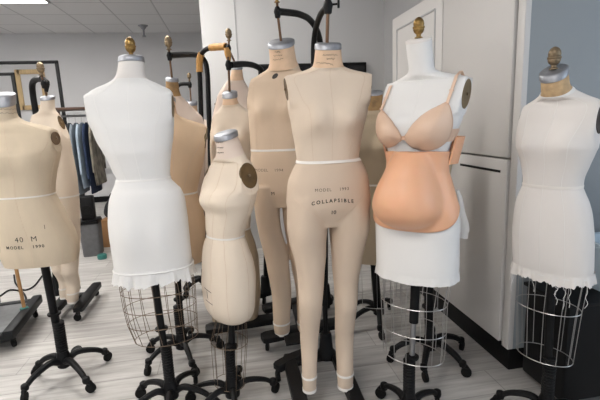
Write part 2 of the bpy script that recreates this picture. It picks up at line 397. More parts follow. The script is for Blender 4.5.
def ankle_tape(rings, z, h, parent, material='tape'):
    zs = [r[0].z for r in rings]; i = min(range(len(zs)), key=lambda k: abs(zs[k]-z)); r = rings[i]; c = sum(r, Vector())/len(r)
    def R(zz, o): return [Vector((c.x+(p.x-c.x)*(1+o), c.y+(p.y-c.y)*(1+o), zz)) for p in r]
    return B().loft([R(z-h/2, .0), R(z-h/2+.001, .045), R(z+h/2-.001, .045), R(z+h/2, .0)], False, False).build('ankle_tape', material, parent)
def zpx(x, y, Y): return at_y(x, y, Y).z
# ------------------------------------------------------------------ the room
def nodes(m): return m.node_tree.nodes, m.node_tree.links, m.node_tree.nodes['Principled BSDF']
def floor_mat():
    m = bpy.data.materials.new('grey_wood_planks'); m.use_nodes = True; N, L, b = nodes(m)
    tc = N.new('ShaderNodeTexCoord'); br = N.new('ShaderNodeTexBrick')
    br.inputs['Scale'].default_value = 1; br.inputs['Brick Width'].default_value = 1.22; br.inputs['Row Height'].default_value = .18; br.inputs['Mortar Size'].default_value = .0025
    br.inputs['Color1'].default_value = (.44, .425, .41, 1); br.inputs['Color2'].default_value = (.52, .505, .485, 1); br.inputs['Mortar'].default_value = (.31, .30, .29, 1); br.offset = .37
    L.new(tc.outputs['Object'], br.inputs['Vector'])
    mp = N.new('ShaderNodeMapping'); mp.inputs['Scale'].default_value = (1.2, 16, 1); L.new(tc.outputs['Object'], mp.inputs[0])
    n = N.new('ShaderNodeTexNoise'); n.inputs['Scale'].default_value = 1.8; n.inputs['Detail'].default_value = 7; n.inputs['Roughness'].default_value = .65; L.new(mp.outputs[0], n.inputs['Vector'])
    r = N.new('ShaderNodeValToRGB'); r.color_ramp.elements[0].position = .3; r.color_ramp.elements[0].color = (.62, .61, .60, 1); r.color_ramp.elements[1].position = .68; r.color_ramp.elements[1].color = (1.1, 1.1, 1.1, 1); L.new(n.outputs['Fac'], r.inputs[0])
    mx = N.new('ShaderNodeMix'); mx.data_type = 'RGBA'; mx.blend_type = 'MULTIPLY'; mx.inputs['Factor'].default_value = 1
    L.new(br.outputs['Color'], mx.inputs['A']); L.new(r.outputs[0], mx.inputs['B']); L.new(mx.outputs['Result'], b.inputs['Base Color'])
    b.inputs['Roughness'].default_value = .42; b.inputs['Specular IOR Level'].default_value = .35
    bp = N.new('ShaderNodeBump'); bp.inputs['Strength'].default_value = .12; bp.inputs['Distance'].default_value = .003; L.new(n.outputs['Fac'], bp.inputs['Height']); L.new(bp.outputs[0], b.inputs['Normal'])
    return m
def ceil_mat():
    m = bpy.data.materials.new('ceiling_tiles'); m.use_nodes = True; N, L, b = nodes(m)
    tc = N.new('ShaderNodeTexCoord'); mp = N.new('ShaderNodeMapping'); mp.inputs['Location'].default_value = (2.04+.61*20, -6.12+.61*30, 0); L.new(tc.outputs['Object'], mp.inputs[0])
    br = N.new('ShaderNodeTexBrick'); br.offset = 0; br.inputs['Scale'].default_value = 1; br.inputs['Brick Width'].default_value = .61; br.inputs['Row Height'].default_value = .61; br.inputs['Mortar Size'].default_value = .011; br.inputs['Mortar Smooth'].default_value = .2
    br.inputs['Color1'].default_value = (.72, .72, .73, 1); br.inputs['Color2'].default_value = (.75, .75, .76, 1); br.inputs['Mortar'].default_value = (.52, .52, .53, 1)
    L.new(mp.outputs[0], br.inputs['Vector']); L.new(br.outputs['Color'], b.inputs['Base Color']); b.inputs['Roughness'].default_value = .95
    bp = N.new('ShaderNodeBump'); bp.invert = True; bp.inputs['Strength'].default_value = .6; bp.inputs['Distance'].default_value = .01; L.new(br.outputs['Fac'], bp.inputs['Height']); L.new(bp.outputs[0], b.inputs['Normal'])
    return m
M['floor'] = floor_mat(); M['ceiling'] = ceil_mat()
M['wall'] = mat('grey_wall_paint', (.63, .63, .64), .85, mottle=.04, scale=1.5, bump=.05, bscale=150)
M['pillar'] = mat('pale_wall_paint', (.62, .615, .61), .8, mottle=.03, scale=1.5, bump=.05, bscale=150)
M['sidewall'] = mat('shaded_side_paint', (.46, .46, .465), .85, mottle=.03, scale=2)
M['panel'] = mat('white_laminate', (.60, .58, .56), .5, mottle=.03, scale=3); M['endpanel'] = mat('shaded_end_laminate', (.27, .295, .31), .55, mottle=.03, scale=3)  # end panel: weaker, cooler light on the laminate painted into its colour
M['black'] = mat('black_plastic', (.004, .004, .0045), .5, 0, .25); M['trim'] = mat('white_trim', (.62, .62, .62), .6); M['light'] = mat('light_diffuser', (.9, .9, .9), .5, emit=((1, .965, .92), 17.0))
M['bluewhite'] = mat('pale_blue_plastic', (.55, .66, .74), .4)
def struct(name, c, size, m, bev=0.0): return tag(B().box(c, size, bev=bev).build(name, m, smooth=False), kind='structure')
XL, XR, YB, YF, ZC = -4.6, 3.2, 8.0, -4.2, 2.87
struct('floor', ((XL+XR)/2, (YB+YF)/2, -.05), (XR-XL+.4, YB-YF+.4, .1), 'floor')
struct('ceiling', ((XL+XR)/2, (YB+YF)/2, ZC+.05), (XR-XL+.4, YB-YF+.4, .1), 'ceiling')
struct('wall_back', ((XL+XR)/2, YB+.1, ZC/2), (XR-XL+.4, .2, ZC), 'wall')
struct('wall_left', (XL-.1, (YB+YF)/2, ZC/2), (.2, YB-YF, ZC), 'wall')
for c, s in (((XR+.1, (YB+.6)/2, ZC/2), (.2, YB-.6, ZC)), ((XR+.1, (YF-1.6)/2, ZC/2), (.2, abs(YF)-1.6, ZC)), ((XR+.1, -.5, .45), (.2, 2.2, .9)), ((XR+.1, -.5, ZC-.15), (.2, 2.2, .3))): struct('wall_right', c, s, 'wall')
w = struct('window_2', (XR+.1, -.5, .93), (.24, 2.2, .06), 'trim'); fb = B()
for y in (-1.57, -.5, .57): fb.box((XR+.1, y, 1.76), (.08, .06, 1.62))
fb.box((XR+.1, -.5, 2.54), (.08, 2.2, .06)); fb.build('window_frame', 'trim', w)
# wall behind the photographer, with a wide unseen window added for front light
for n_, c, s in (('wall_front', (XL/2+(-2.2)/2, YF-.1, ZC/2), (abs(XL)-2.2, .2, ZC)), ('wall_front', ((XR+2.4)/2, YF-.1, ZC/2), (XR-2.4, .2, ZC)), ('wall_front', (.1, YF-.1, .45), (4.6, .2, .9)), ('wall_front', (.1, YF-.1, ZC-.15), (4.6, .2, .3))):
    struct(n_, c, s, 'wall')
w = struct('added_window_1', (.1, YF-.1, .93), (4.6, .24, .06), 'trim')
fb = B()
for x in (-2.17, -.65, .85, 2.37): fb.box((x, YF-.1, 1.76), (.06, .08, 1.62))
fb.box((.1, YF-.1, 2.54), (4.6, .08, .06)); fb.build('window_frame', 'trim', w)
struct('baseboard_back', ((XL-.17)/2, YB-.008, .05), (abs(XL)-.2, .016, .1), 'black')
# pale wall block standing in front of the far wall, behind the forms
px0 = at_y(202, 40, 4.3).x; px1 = at_y(384, 40, 4.3).x
struct('wall_middle', ((px0+2.4)/2, 4.4, ZC/2), (2.4-px0, .2, ZC), 'pillar')
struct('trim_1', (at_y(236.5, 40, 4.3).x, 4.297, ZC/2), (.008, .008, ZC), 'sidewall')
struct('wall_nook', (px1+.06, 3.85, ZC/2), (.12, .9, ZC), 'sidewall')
# ceiling lights
def ceiling_light(x, y, label):
    t = empty('ceiling_light', (x, y, ZC), label=label, category='light', group=None)
    f = B(); W, D = 1.22, .61
    for (c, s) in (((0, -D/2+.012, -.006), (W, .024, .02)), ((0, D/2-.012, -.006), (W, .024, .02)), ((-W/2+.012, 0, -.006), (.024, D, .02)), ((W/2-.012, 0, -.006), (.024, D, .02))): f.box(c, s, bev=.002)
    f.build('frame', 'trim', t); B().box((0, 0, -.004), (W-.05, D-.05, .008), bev=0).build('diffuser', 'light', t, smooth=False)
    return t
ceiling_light(-2.65, 5.815, 'glowing white rectangular ceiling light panel at the top edge over the far wall')
for (x, y) in ((-2.65, 3.98), (-.82, 3.37), (-2.65, 1.54), (-.82, -.3), (-2.65, -1.51)):
    ceiling_light(x, y, 'glowing white ceiling light panel above and out of the picture')['group'] = 'ceiling lights overhead'
# sprinkler
p = at_z(143, 25.5, ZC); t = empty('sprinkler', (p.x, p.y, ZC), label='small grey funnel-shaped sprinkler hanging from the tiled ceiling', category='sprinkler')
B().lathe([(.075, 0), (.075, -.006), (.05, -.02), (.03, -.05), (.02, -.06)], seg=24).build('cup', 'steel', t)
B().lathe([(.014, -.055), (.014, -.15), (.03, -.155), (.03, -.165), (.01, -.17)], seg=16).build('nozzle', 'steel', t)
# tall cabinet
X0, Yn, Yf, Zt = 1.309, 1.76, 3.222, 2.02
t = empty('cabinet', (X0, Yn, 0), label='tall white laminate cabinet with black plinth standing behind the bra-wearing form', category='cabinet')
DEP = 1.0
B().box((DEP/2+.02, (Yf-Yn)/2, (Zt+.13)/2), (DEP, Yf-Yn, Zt-.13), bev=.003).build('carcass', 'panel', t)
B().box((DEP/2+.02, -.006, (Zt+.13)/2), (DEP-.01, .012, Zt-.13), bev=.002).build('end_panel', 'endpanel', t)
B().box((DEP/2-.01, -.016, (Zt+.13)/2), (.022, .012, Zt-.14), bev=.003).build('edge_strip', 'endpanel', t) if False else None
B().box((.012, .012, (Zt+.13)/2), (.03, .05, Zt-.13), bev=.004).build('corner_post', 'panel', t)
B().box((.034+DEP/2-.02, (Yf-Yn)/2, .065), (DEP-.02, Yf-Yn-.02, .13), bev=.006).build('plinth', 'black', t)
def door(y0, y1, z0, z1, frame=0):
    d = B().box((-.004, (y0+y1)/2, (z0+z1)/2), (.022, y1-y0, z1-z0), bev=.002).build('door', 'panel', t)
    if frame:
        f = B()
        for (c, s) in (((-.017, y0+frame, (z0+z1)/2), (.006, .012, z1-z0-2*frame)), ((-.017, y1-frame, (z0+z1)/2), (.006, .012, z1-z0-2*frame)), ((-.017, (y0+y1)/2, z1-frame), (.006, y1-y0-2*frame, .012)), ((-.017, (y0+y1)/2, z0+frame), (.006, y1-y0-2*frame, .012))): f.box(c, s, bev=.001)
        f.build('molding', 'sidewall', d)
    return d
door(.045, .682, 1.085, Zt-.01); d = door(.045, .682, .15, 1.075); B().box((-.016, .27, 1.015), (.004, .36, .012), bev=.001).build('handle_slot', 'black', d)
door(.69, 1.455, .15, Zt-.01, .09)
# black cart with a pale tub at the cabinet's end
t = empty('cart', (1.665, 1.56, 0), label='black cart standing at the end of the cabinet behind the form at the picture edge', category='cart')
B().box((0, 0, .27), (.64, .26, .44), bev=.012).build('body', 'black', t)
B().box((0, 0, .498), (.66, .28, .018), bev=.006).build('lid', 'black', t)
for sx in (-1, 1):
    for sy in (-1, 1): caster(t, Vector((sx*.24, sy*.08, .055)), 0)
t = empty('storage_tub', (1.74, 1.56, .508), label='pale blue-white plastic tub on top of the black cart', category='tub')
def rr(w, d, z, r=.03):
    return [Vector((max(-w/2+r, min(w/2-r, w*cos(a)))+r*cos(a), max(-d/2+r, min(d/2-r, d*sin(a)))+r*sin(a), z)) for a in [2*pi*(i+.5)/40 for i in range(40)]]
B().loft([rr(.36, .17, .001), rr(.40, .19, .215), rr(.39, .18, .215), rr(.35, .16, .012)]).build('shell', 'bluewhite', t)
B().loft([rr(.40, .20, .195), rr(.425, .215, .197), rr(.425, .215, .218), rr(.40, .20, .22)], False, False).build('rim', 'bluewhite', t)
# wide dark screen on the middle wall
a, b_ = at_y(258, 63, 4.24), at_y(366.5, 62, 4.24)
t = empty('wall_screen', ((a.x+b_.x)/2, 4.3, b_.z-.3), label='wide black screen on the pale wall behind the full-body forms', category='screen')
B().box((0, -.035, 0), (b_.x-a.x, .05, .6), bev=.006).build('housing', 'black', t); B().box((0, -.062, 0), (b_.x-a.x-.04, .004, .56), bev=.001).build('glass', mat('screen_glass', (.006, .006, .007), .12), t)
B().box((0, -.006, 0), (.3, .01, .2)).build('bracket', 'iron', t)
# ------------------------------------------------------------------ dress forms
def begin(base, rows, Y, rel, name='dress_form', **k):
    lab = k.pop('label'); grp = k.pop('group', 'dress forms in the studio')
    sh = Shell(rows, Y, rel, base, **k); t = empty(name, (base[0], base[1], 0), sh.th, label=lab, category='dress form', group=grp); bpy.context.view_layer.update()
    sh.loc = lambda p: (inv(t) @ Vector(p)); return sh, t
def H2(t, wp): return inv(t) @ Vector(wp)
def cvals(sh, z):
    c = sh.c(z); return c*cos(-sh.th), c*sin(-sh.th)

# --- white padded form, seen from behind
base = (-.338, 1.87)
rows = [(264, 116, 193.5, .66), (250, 114, 192, .67), (240, 112.5, 191, .68), (230, 111, 190), (220, 110, 189), (210, 110, 187.5), (200, 110.5, 186), (190, 113, 182), (185, 115, 177), (180, 117, 172.5, .72), (176, 118, 171.5), (170, 115, 171.5), (160, 110.5, 172), (150, 105, 173), (140, 99, 174.5, .62), (130, 95, 175, .58), (120, 91, 176, .5, 1.08), (110, 88, 176.5, .44, 1.12), (102, 86.5, 176, .4, 1.15), (96, 87, 175, .36, 1.15), (92, 91, 172, .34), (88, 98, 165, .36), (84, 108, 157, .45), (80, 115, 149, .7), (76, 118, 147, .88), (66, 120, 146, .95), (58, 121, 145, .95)]
sh, t = begin(base, rows, 1.9, 171, label='white padded form seen from behind, gilt finial above, ragged hem over a wire cage', bumps=((118, .075, .035, .05, .06), (230, .07, -.018, .06, .09)))
zw = zpx(145, 177.5, 1.9); zn = zpx(132, 80, 1.9); zb = sh.z0; sh.zn = zn; sh.tilt = .02
bod = sh.part(zw, zn, 'bodice', 'white', t); hip = sh.part(zb, zw, 'padded_hip', 'white', t, off=.001); nk = sh.part(zn, sh.z1, 'neck', 'ivory', t)
sh.tape(zw, .008, 'waist_seam', 'wseam', t, .0022); neck_cap(sh, t); arm_plates(sh, t, 'dunplate')
for a in (pi/2, pi/2+.55, pi/2-.55): sh.seam(zb, zn, a, t, 'wseam')
cx, cy = cvals(sh, sh.z1); finial(t, (cx, cy, sh.z1), .86)
cx, cy = cvals(sh, zb+.02)
hem(sh, t, zb+.004, .075, 'ragged_hem', 'white', 3, .55)
B().tube([Vector((0, 0, 0))+p for p in sh.ring(zb+.004, .004)], .004, 6, closed=True).build('hem_fold', 'white', t)
w0, d0 = sh.w(zb), sh.d(zb); Q = lambda y, x0, x1, k=.66: (zpx((x0+x1)/2, y, 1.9), (at_y(x1, y, 1.9).x-at_y(x0, y, 1.9).x)/2, (at_y(x1, y, 1.9).x-at_y(x0, y, 1.9).x)/2*k, *(lambda c: (c*cos(-sh.th), c*sin(-sh.th)))((at_y(x1, y, 1.9).x+at_y(x0, y, 1.9).x)/2-base[0]))
cage(t, [Q(286, 122, 196), Q(302, 125, 197), Q(317, 129, 198), Q(333, 136, 199)], 18, zb, (zb+.01, w0*.95, d0*.95, cx, cy), 'rustwire', .0014)
hub = (0, -.02)
star_base(t, H2(t, (-.335, 1.85, 0)), [140, 205, 275, 345, 60], .19, .014, sh.th)
hb = H2(t, (-.335, 1.85, 0)); tp = H2(t, (at_y(152, 262, 1.88).x, 1.88, 0)); post(t, hb, zb+.05, .016, top=tp, collar=.40)

# --- small pale form turned to the side in front
base = (-.02, 1.82)
rows = [(320, 215, 248, .72), (317, 211, 251.5), (308, 205, 254.5), (300, 202.5, 255, .72), (285, 200.5, 255), (270, 201, 254), (260, 201, 252.5), (250, 202, 249, .72), (242, 204, 246.5), (236, 206, 244.5, .78), (228, 205, 246.5), (218, 205, 249.5, .72), (210, 205.5, 252.5, .68), (200, 200.5, 255.5, .64), (193, 200.5, 256.5, .6), (187, 201, 258, .55, 1.1), (178, 204, 258, .5, 1.16), (169, 208, 256, .46, 1.16), (162.5, 211.5, 251, .42, 1.12), (160, 213, 247, .5), (155, 215, 244.5, .7), (148, 216, 241.5, .88), (140, 215, 238.5, .95), (133, 214, 237, .95)]
sh, t = begin(base, rows, 1.8, -50, label='small pale torso form turned sideways showing a big brown arm disc with steel neck cap', bumps=((201, .055, .024, .055, .055), (275, .06, -.012, .06, .06)))
zw = zpx(225, 236, 1.8); zn = zpx(229, 155, 1.8); zb = sh.z0; sh.zn = zn
bod = sh.part(zw, zn, 'bodice', 'pale', t); hip = sh.part(zb, zw, 'hip_section', 'pale', t); sh.part(zn, sh.z1, 'neck', 'rose', t)
sh.tape(zw, .008, 'waist_tape', 'tape', t); neck_cap(sh, t); arm_plates(sh, t, 'plate', grow=1.12)
for a in (-pi/2, -pi/2+.62, -pi/2-.62, 0.0): sh.seam(zb+.03, zn-.02, a, t)
bv = bvh_of([hip])
for z_, w_ in ((.80, 0), (.0, 0)): pass
zt = zpx(208, 293, 1.8); vs = []
for (dx, dz, w_, h_) in ((0, .028, .05, .004), (0, -.028, .05, .004), (-.006, .006, .004, .036)):
    b = B(); n = 8
    for i in range(n+1):
        for j in (0, 1): b.v.append(front(bv, -.035+dx-w_/2+w_*i/n, zt+dz-h_/2+h_*j-.012*i/n))
    for i in range(n): b.f.append((2*i, 2*i+1, 2*i+3, 2*i+2))
    b.build('stamp_mark', 'faint', t, smooth=False)
bn = bvh_of([o for o in t.children if o.name.startswith('neck') and 'cap' not in o.name])
for i, z_ in enumerate((142, 147, 152)): scribble(t, bn, cvals(sh, sh.z1)[0]+.005, zpx(228, z_, 1.8), .04, .006, seed=i+40)
cx, cy = cvals(sh, zb)
Q5 = lambda y, x0, x1, k=.8: (zpx((x0+x1)/2, y, 1.8), (at_y(x1, y, 1.8).x-at_y(x0, y, 1.8).x)/2, (at_y(x1, y, 1.8).x-at_y(x0, y, 1.8).x)/2*k, *(lambda c: (c*cos(-sh.th), c*sin(-sh.th)))((at_y(x1, y, 1.8).x+at_y(x0, y, 1.8).x)/2-base[0]))
cage(t, [Q5(343, 208, 250), Q5(385, 212, 247)], 10, zb, (zb+.01, sh.w(zb)*.95, sh.d(zb)*.95, cx, cy), 'rustwire', .0013)
hb = H2(t, (-.055, 1.80, 0)); star_base(t, hb, [155, 15, 275, 80, 215], .2, .013, sh.th); post(t, hb, zb+.05, .015, top=(cx, cy), collar=.30)

# --- pale full-body form in the middle
def full_body(base, rows, Y, rel, ll, rl, label, mats, ywaist, yneck, bumps, crotch, waist_x, names=('cream', 'cream_lower', 'peach'), plate='plate', side='c', tilt=.22, dy=0.0, legdepth=1.08):
    sh, t = begin(base, rows, Y, rel, label=label, bumps=bumps, side=side, name='full_body_form')
    zw = zpx(waist_x, ywaist, Y); zn = zpx(waist_x, yneck, Y); sh.zn = zn; sh.tilt = tilt
    bod = sh.part(zw, zn, 'bodice', names[0], t); nk = sh.part(zn, sh.z1, 'neck', names[2], t)
    b = B(); k = 30; zb = zpx(waist_x, crotch-4, Y); PR = []
    for i in range(k+1):
        z = zb+(zw+.004-zb)*i/k; q = min(1, (z-zb)/.10); q = q*q*(3-2*q); cc = cvals(sh, z)
        PR.append([Vector((cc[0]+(p.x-cc[0])*(.955+.045*q), cc[1]+(p.y-cc[1])*(.70+.30*q), p.z)) for p in sh.ring(z)])
    b.loft(PR)
    L1, zl = leg_rings(ll, Y, base, sh.th, rel, legdepth, dy); b.loft(L1); L2, zr = leg_rings(rl, Y, base, sh.th, rel, legdepth, dy); b.loft(L2)
    low = clean_legs(b, 'lower_body', names[1], t)
    sh.tape(zw, .011, 'waist_tape', 'tape', t, .002); neck_cap(sh, t); arm_plates(sh, t, plate)
    for L in (L1, L2):
        ankle_tape(L, L[0][0].z+.012, .014, t); ankle_tape(L, L[0][0].z+.075, .011, t)
    return sh, t, bod, low, nk, zw, zn, L1, L2
base = (.405, 1.68)
rows = [(230, 286, 369, .66), (210, 286, 370, .68), (200, 285.5, 370, .68), (190, 286, 369, .68), (180, 287, 368, .68), (170, 291, 365, .69), (162, 295, 361, .71), (158, 296, 358.5, .72), (150, 295, 359.5, .70), (140, 293.5, 361, .68), (130, 291.5, 363, .64), (120, 290, 365.5, .58), (110, 288, 367.5, .53), (100, 285.5, 369.5, .47, 1.1), (90, 283, 370.5, .40, 1.15), (80, 281.5, 371, .35, 1.2), (76, 282, 370.5, .32, 1.15), (74, 289, 365, .34), (72, 297, 358, .4), (70, 304, 351, .52), (68, 309.5, 346.5, .7), (66, 312.5, 343.5, .88), (60, 314, 342, .95), (50, 315, 341, .95), (43.5, 315.5, 340.5, .95)]
ll = [(195, 288, 326), (215, 286.5, 327), (228, 286.5, 327.5), (240, 288.5, 326.5), (260, 294, 326), (270, 296, 325), (285, 297.5, 324), (300, 298, 322.5), (320, 299.5, 321), (340, 300.5, 319.5), (360, 301.5, 318), (377, 302, 317), (388, 302.5, 316.5), (391, 304, 315)]
rl = [(193, 330, 367), (213, 329, 369), (226, 329, 369), (238, 330, 366.5), (258, 331.5, 362), (268, 332, 360.5), (283, 333.5, 358), (298, 334, 357), (318, 335, 356), (338, 336, 355), (358, 336.5, 354), (375, 337, 353.5), (385, 337.5, 353), (388, 339, 351.5)]
sh, t, bod, low, nk, zw, zn, L1, L2 = full_body(base, rows, 1.68, 11, ll, rl, 'cream full-body form with two legs facing front in the middle, reading COLLAPSIBLE across the hips', None, 160, 66.5, ((119, .066, .046, .054, .054), (200, .07, -.02, .07, .06)), 228, 327)
for a in (-pi/2, -pi/2+.55, -pi/2-.55): sh.seam(zw+.006, zn-.003, a, t)
bv = bvh_of([low]); c0 = cvals(sh, zw)[0]-.012
stamp(t, bv, 'MODEL  1993', c0+.006, zpx(334, 189.5, 1.57), .0165, space=1.25)
stamp(t, bv, 'COLLAPSIBLE', c0+.004, zpx(332, 200.5, 1.57), 0.019, arc=1.4, space=1.55, bold=.0006)
stamp(t, bv, '10', c0+.006, zpx(332, 212.5, 1.57), .022, bold=.0004)
for sg in (1, -1):
    P = [front(bv, c0+sg*x, z, .0002) for x, z in [(.02+.012*i, zpx(330, 226, 1.57)+.004+.0105*i) for i in range(11)]]
    B().tube(P, .0011, 5).build('seam', 'seam', t)
bn = bvh_of([nk]); cn = cvals(sh, sh.z1)[0]-.01
scribble(t, bn, cn+.008, zpx(330, 54.5, 1.62), .055, .007, 'faint', 1); scribble(t, bn, cn+.008, zpx(330, 58.5, 1.62), .03, .006, 'faint', 2)
scribble(t, bn, cn-.012, zpx(322, 63, 1.62), .06, .009, 'faint', 3, -.2)
ntop = H2(t, at_y(327, 44, 1.68)); PY = 1.98
pole = [at_z(327, 330, .2)]; pb = at_y(326, 345, PY); pb.z = .12
path = [pb, at_y(322, 200, PY), at_y(315, 90, PY), at_y(313.5, 55, PY), at_y(315, 33, PY-.05), at_y(319.5, 17, PY-.15), at_y(325, 8.5, 1.76), at_y(328, 5.5, 1.69)]
gallows(t, [H2(t, p) for p in path], .0125, H2(t, at_y(328, 6, 1.68)), H2(t, at_y(328.5, -9, 1.68)), ntop, fin='oldbrass')
hb = H2(t, (pb.x, pb.y, 0)); g = lambda x, y: tuple(H2(t, (x, y, 0)))
rail_base(t, [(g(.24, 2.02), g(.235, 1.50)), (g(.485, 1.98), g(.475, 1.52)), (g(.165, 1.93), g(.36, 2.04))], [(g(.235, 1.96), g(pb.x, pb.y)), (g(pb.x, pb.y), g(.48, 1.95))], hb, wd=.062)

# --- tan full-body form behind it
base = (.285, 2.25)
rows = [(215, 254.5, 308, .66), (200, 253.5, 309, .68), (190, 253, 309.5, .68), (180, 251.5, 309.5, .68), (170, 250.3, 309, .69), (160, 250, 308, .71), (152, 250.5, 306.5, .73), (149, 250.5, 306, .73), (140, 249.7, 306, .7), (130, 249, 308, .66), (120, 248.3, 310, .6), (110, 247.3, 312, .55), (100, 246.5, 313, .48, 1.1), (90, 246.5, 313.5, .4, 1.15), (82, 247, 313, .35, 1.18), (78, 250.5, 310, .33, 1.1), (75, 256, 306, .36), (72, 261, 301, .46), (69, 265.5, 299.5, .65), (66, 268, 298, .85), (60, 269.5, 296, .95), (50, 269, 294.5, .95), (41.5, 268, 294, .95)]
ll = [(185, 254, 280), (200, 254.2, 280), (215, 255.5, 279.8), (230, 258, 281.5), (250, 263, 287), (265, 267, 289.5), (290, 270, 290.5), (320, 273, 290), (330, 274, 290), (334, 276, 288.5)]
rl = [(185, 282, 306), (200, 282, 307), (215, 283, 307.5), (230, 285, 308.5), (250, 289, 311), (265, 292, 312.5), (290, 295, 313), (320, 297, 313), (330, 298, 312.5), (334, 300, 311)]
sh, t, bod, low, nk, zw, zn, L1, L2 = full_body(base, rows, 2.25, -16, ll, rl, 'tan full-body form hanging behind the COLLAPSIBLE form, stamped with a letter M above the crotch', None, 149, 66.5, ((110, .07, .035, .055, .06), (190, .07, -.02, .07, .06)), 210, 278, names=('tan', 'tan', 'peach'), side='c', tilt=.42)
for a in (-pi/2, -pi/2+.6, -pi/2-.6): sh.seam(zw+.006, zn-.003, a, t)
bv = bvh_of([low]); x1 = at_y(271, 172, 2.15).x; cx = H2(t, (x1, 2.15, 0)).x
stamp(t, bv, 'MODEL  1994', cx-.012, zpx(271, 171, 2.13), .021, 'faint', space=1.15); stamp(t, bv, 'M', cx, zpx(270, 195, 2.13), .026, 'ink')
bn = bvh_of([nk]); cn = cvals(sh, sh.z1)[0]
for i, (yy, ww) in enumerate(((52, .03), (55.5, .045), (59.5, .055))): scribble(t, bn, cn-.004, zpx(278, yy, 2.2), ww, .008, 'ink', 11+i)
bb = bvh_of([bod]); q = H2(t, at_y(273, 72, 2.18)); b = B(); ctr = (q.x, zpx(273, 76, 2.2))
for i in range(12): b.v.append(front(bb, ctr[0]+.016*cos(2*pi*i/12), ctr[1]+.013*sin(2*pi*i/12)+.006*cos(2*pi*i/12), .0012))
b.f.append(tuple(range(12))); b.build('size_patch', 'dplate', t, smooth=False)
ntop = H2(t, at_y(281, 41, 2.25)); PY = 2.62; pb = at_y(327, 345, PY); pb.z = .12
path = [pb, at_y(325, 200, PY), at_y(322.5, 90, PY), at_y(321.5, 55, PY), at_y(318, 33, PY-.03), at_y(310, 20, PY-.1), at_y(300, 14.5, PY-.2), at_y(288, 12.5, 2.34), at_y(277.5, 11.5, 2.26)]
gallows(t, [H2(t, p) for p in path], .0175, H2(t, at_y(277.5, 12, 2.25)), H2(t, at_y(277, 2, 2.25)), ntop, fin='brass', screw=False, fs=.8)
hb = H2(t, (pb.x, pb.y, 0)); g = lambda x, y: tuple(H2(t, (x, y, 0)))
rail_base(t, [(g(.12, 2.24), g(.62, 2.32)), (g(.16, 2.62), g(.64, 2.70))], [(g(.36, 2.27), g(.38, 2.66))], hb, wd=.09)
B().box(H2(t, (.30, 2.19, .102)), (.12, .16, .012), -sh.th).build('foot_plate', 'iron', t)

# --- form in the bra
base = (.71, 1.52)
rows = [(272, 374.5, 456, .70), (260, 374.5, 457, .7), (240, 374, 457, .7), (225, 373.5, 458, .7), (210, 374, 457, .7), (195, 377.5, 453, .7), (180, 383, 449, .72), (168, 387.5, 446, .74), (158, 388, 446.5, .74), (148, 386, 449, .7), (138, 382.5, 452.5, .64), (128, 380, 457, .56), (118, 379, 460.5, .56), (112, 379, 464.5, .55, 1.1), (98, 379.5, 470, .5, 1.16), (90, 381, 472, .46, 1.16), (85, 383, 472, .43, 1.16), (81, 386, 470, .40, 1.12), (80, 391, 465, .35), (78, 395, 458, .38), (75.5, 401, 446, .5), (73.5, 405, 438.5, .66), (71, 407.5, 435, .85), (66, 408.5, 433.5, .95), (50, 406.5, 432.5, .95), (40, 405.5, 431.5, .95)]
sh, t = begin(base, rows, 1.52, -20, label='white covered form wearing a nude bra and strapped-on peach belly, wire cage below', bumps=((126, .066, .045, .055, .05),))
zw = zpx(417, 163, 1.52); zn = zpx(420, 73, 1.52); zb = sh.z0; sh.zn = zn
bod = sh.part(zw, zn, 'bodice', 'white', t); hip = sh.part(zb, zw, 'hip_cover', 'white', t, off=.0015); nk = sh.part(zn, sh.z1, 'covered_neck', 'white', t)
cn = cvals(sh, sh.z1); B().loft([sh.ring(sh.z1-.006, .002), sh.ring(sh.z1+.002, .001), [p+Vector((0, 0, .006)) for p in sh.ring(sh.z1, -.008)]]).build('neck_top', 'ivory', t)
finial(t, (cn[0], cn[1], sh.z1+.004), .84); arm_plates(sh, t, 'dunplate', sides=(1, -1), grow=1.0)
for a in (-pi/2, -pi/2+.5, -pi/2-.5): sh.seam(zw, zn, a, t, 'wseam')
hem(sh, t, zb+.010, .022, 'hem', 'white', 9, .2, .002)
side_seam = sh.seam(zb+.01, zw-.08, .05, t, 'dun', .0016)
# knotted cloth tail at the side
kp = [H2(t, at_y(x, y, 1.56)) for x, y in ((457, 190), (460, 200), (461, 212), (464, 226), (463.5, 238))]
rings = []
for i, p in enumerate(bez(kp, 5)):
    u = i/20; w_ = .006+.014*min(1, u*1.4)*(1 if u < .9 else .8); a0 = .4*u
    rings.append([p+Vector((w_*cos(2*pi*k/14)*cos(a0), w_*cos(2*pi*k/14)*sin(a0)+.006*sin(2*pi*k/14)*(1+.5*sin(6*pi*k/14)), .003*sin(4*pi*k/14))) for k in range(14)])
B().loft(rings).build('knotted_tail', 'white', t)
cx, cy = cvals(sh, zb)
def QQ(Y, base, k=.7, th=0.0):
    ph = atan2(base[0], base[1]); fc = cos(ph)/sqrt(cos(th+ph)**2+(k*sin(th+ph))**2)
    def f(y, x0, x1):
        w_ = (at_y(x1, y, Y).x-at_y(x0, y, Y).x)/2; c = (at_y(x1, y, Y).x+at_y(x0, y, Y).x)/2-base[0]
        return (zpx((x0+x1)/2, y, Y), w_*fc, w_*k*fc, c*cos(-th), c*sin(-th))
    return f
q = QQ(1.52, base, .72, sh.th)
cage(t, [q(300, 379.5, 446), q(327, 381, 445), q(353, 382, 443)], 15, zb, (zb+.01, sh.w(zb)*.9, sh.d(zb)*.9, cx, cy), 'wire', .0015)
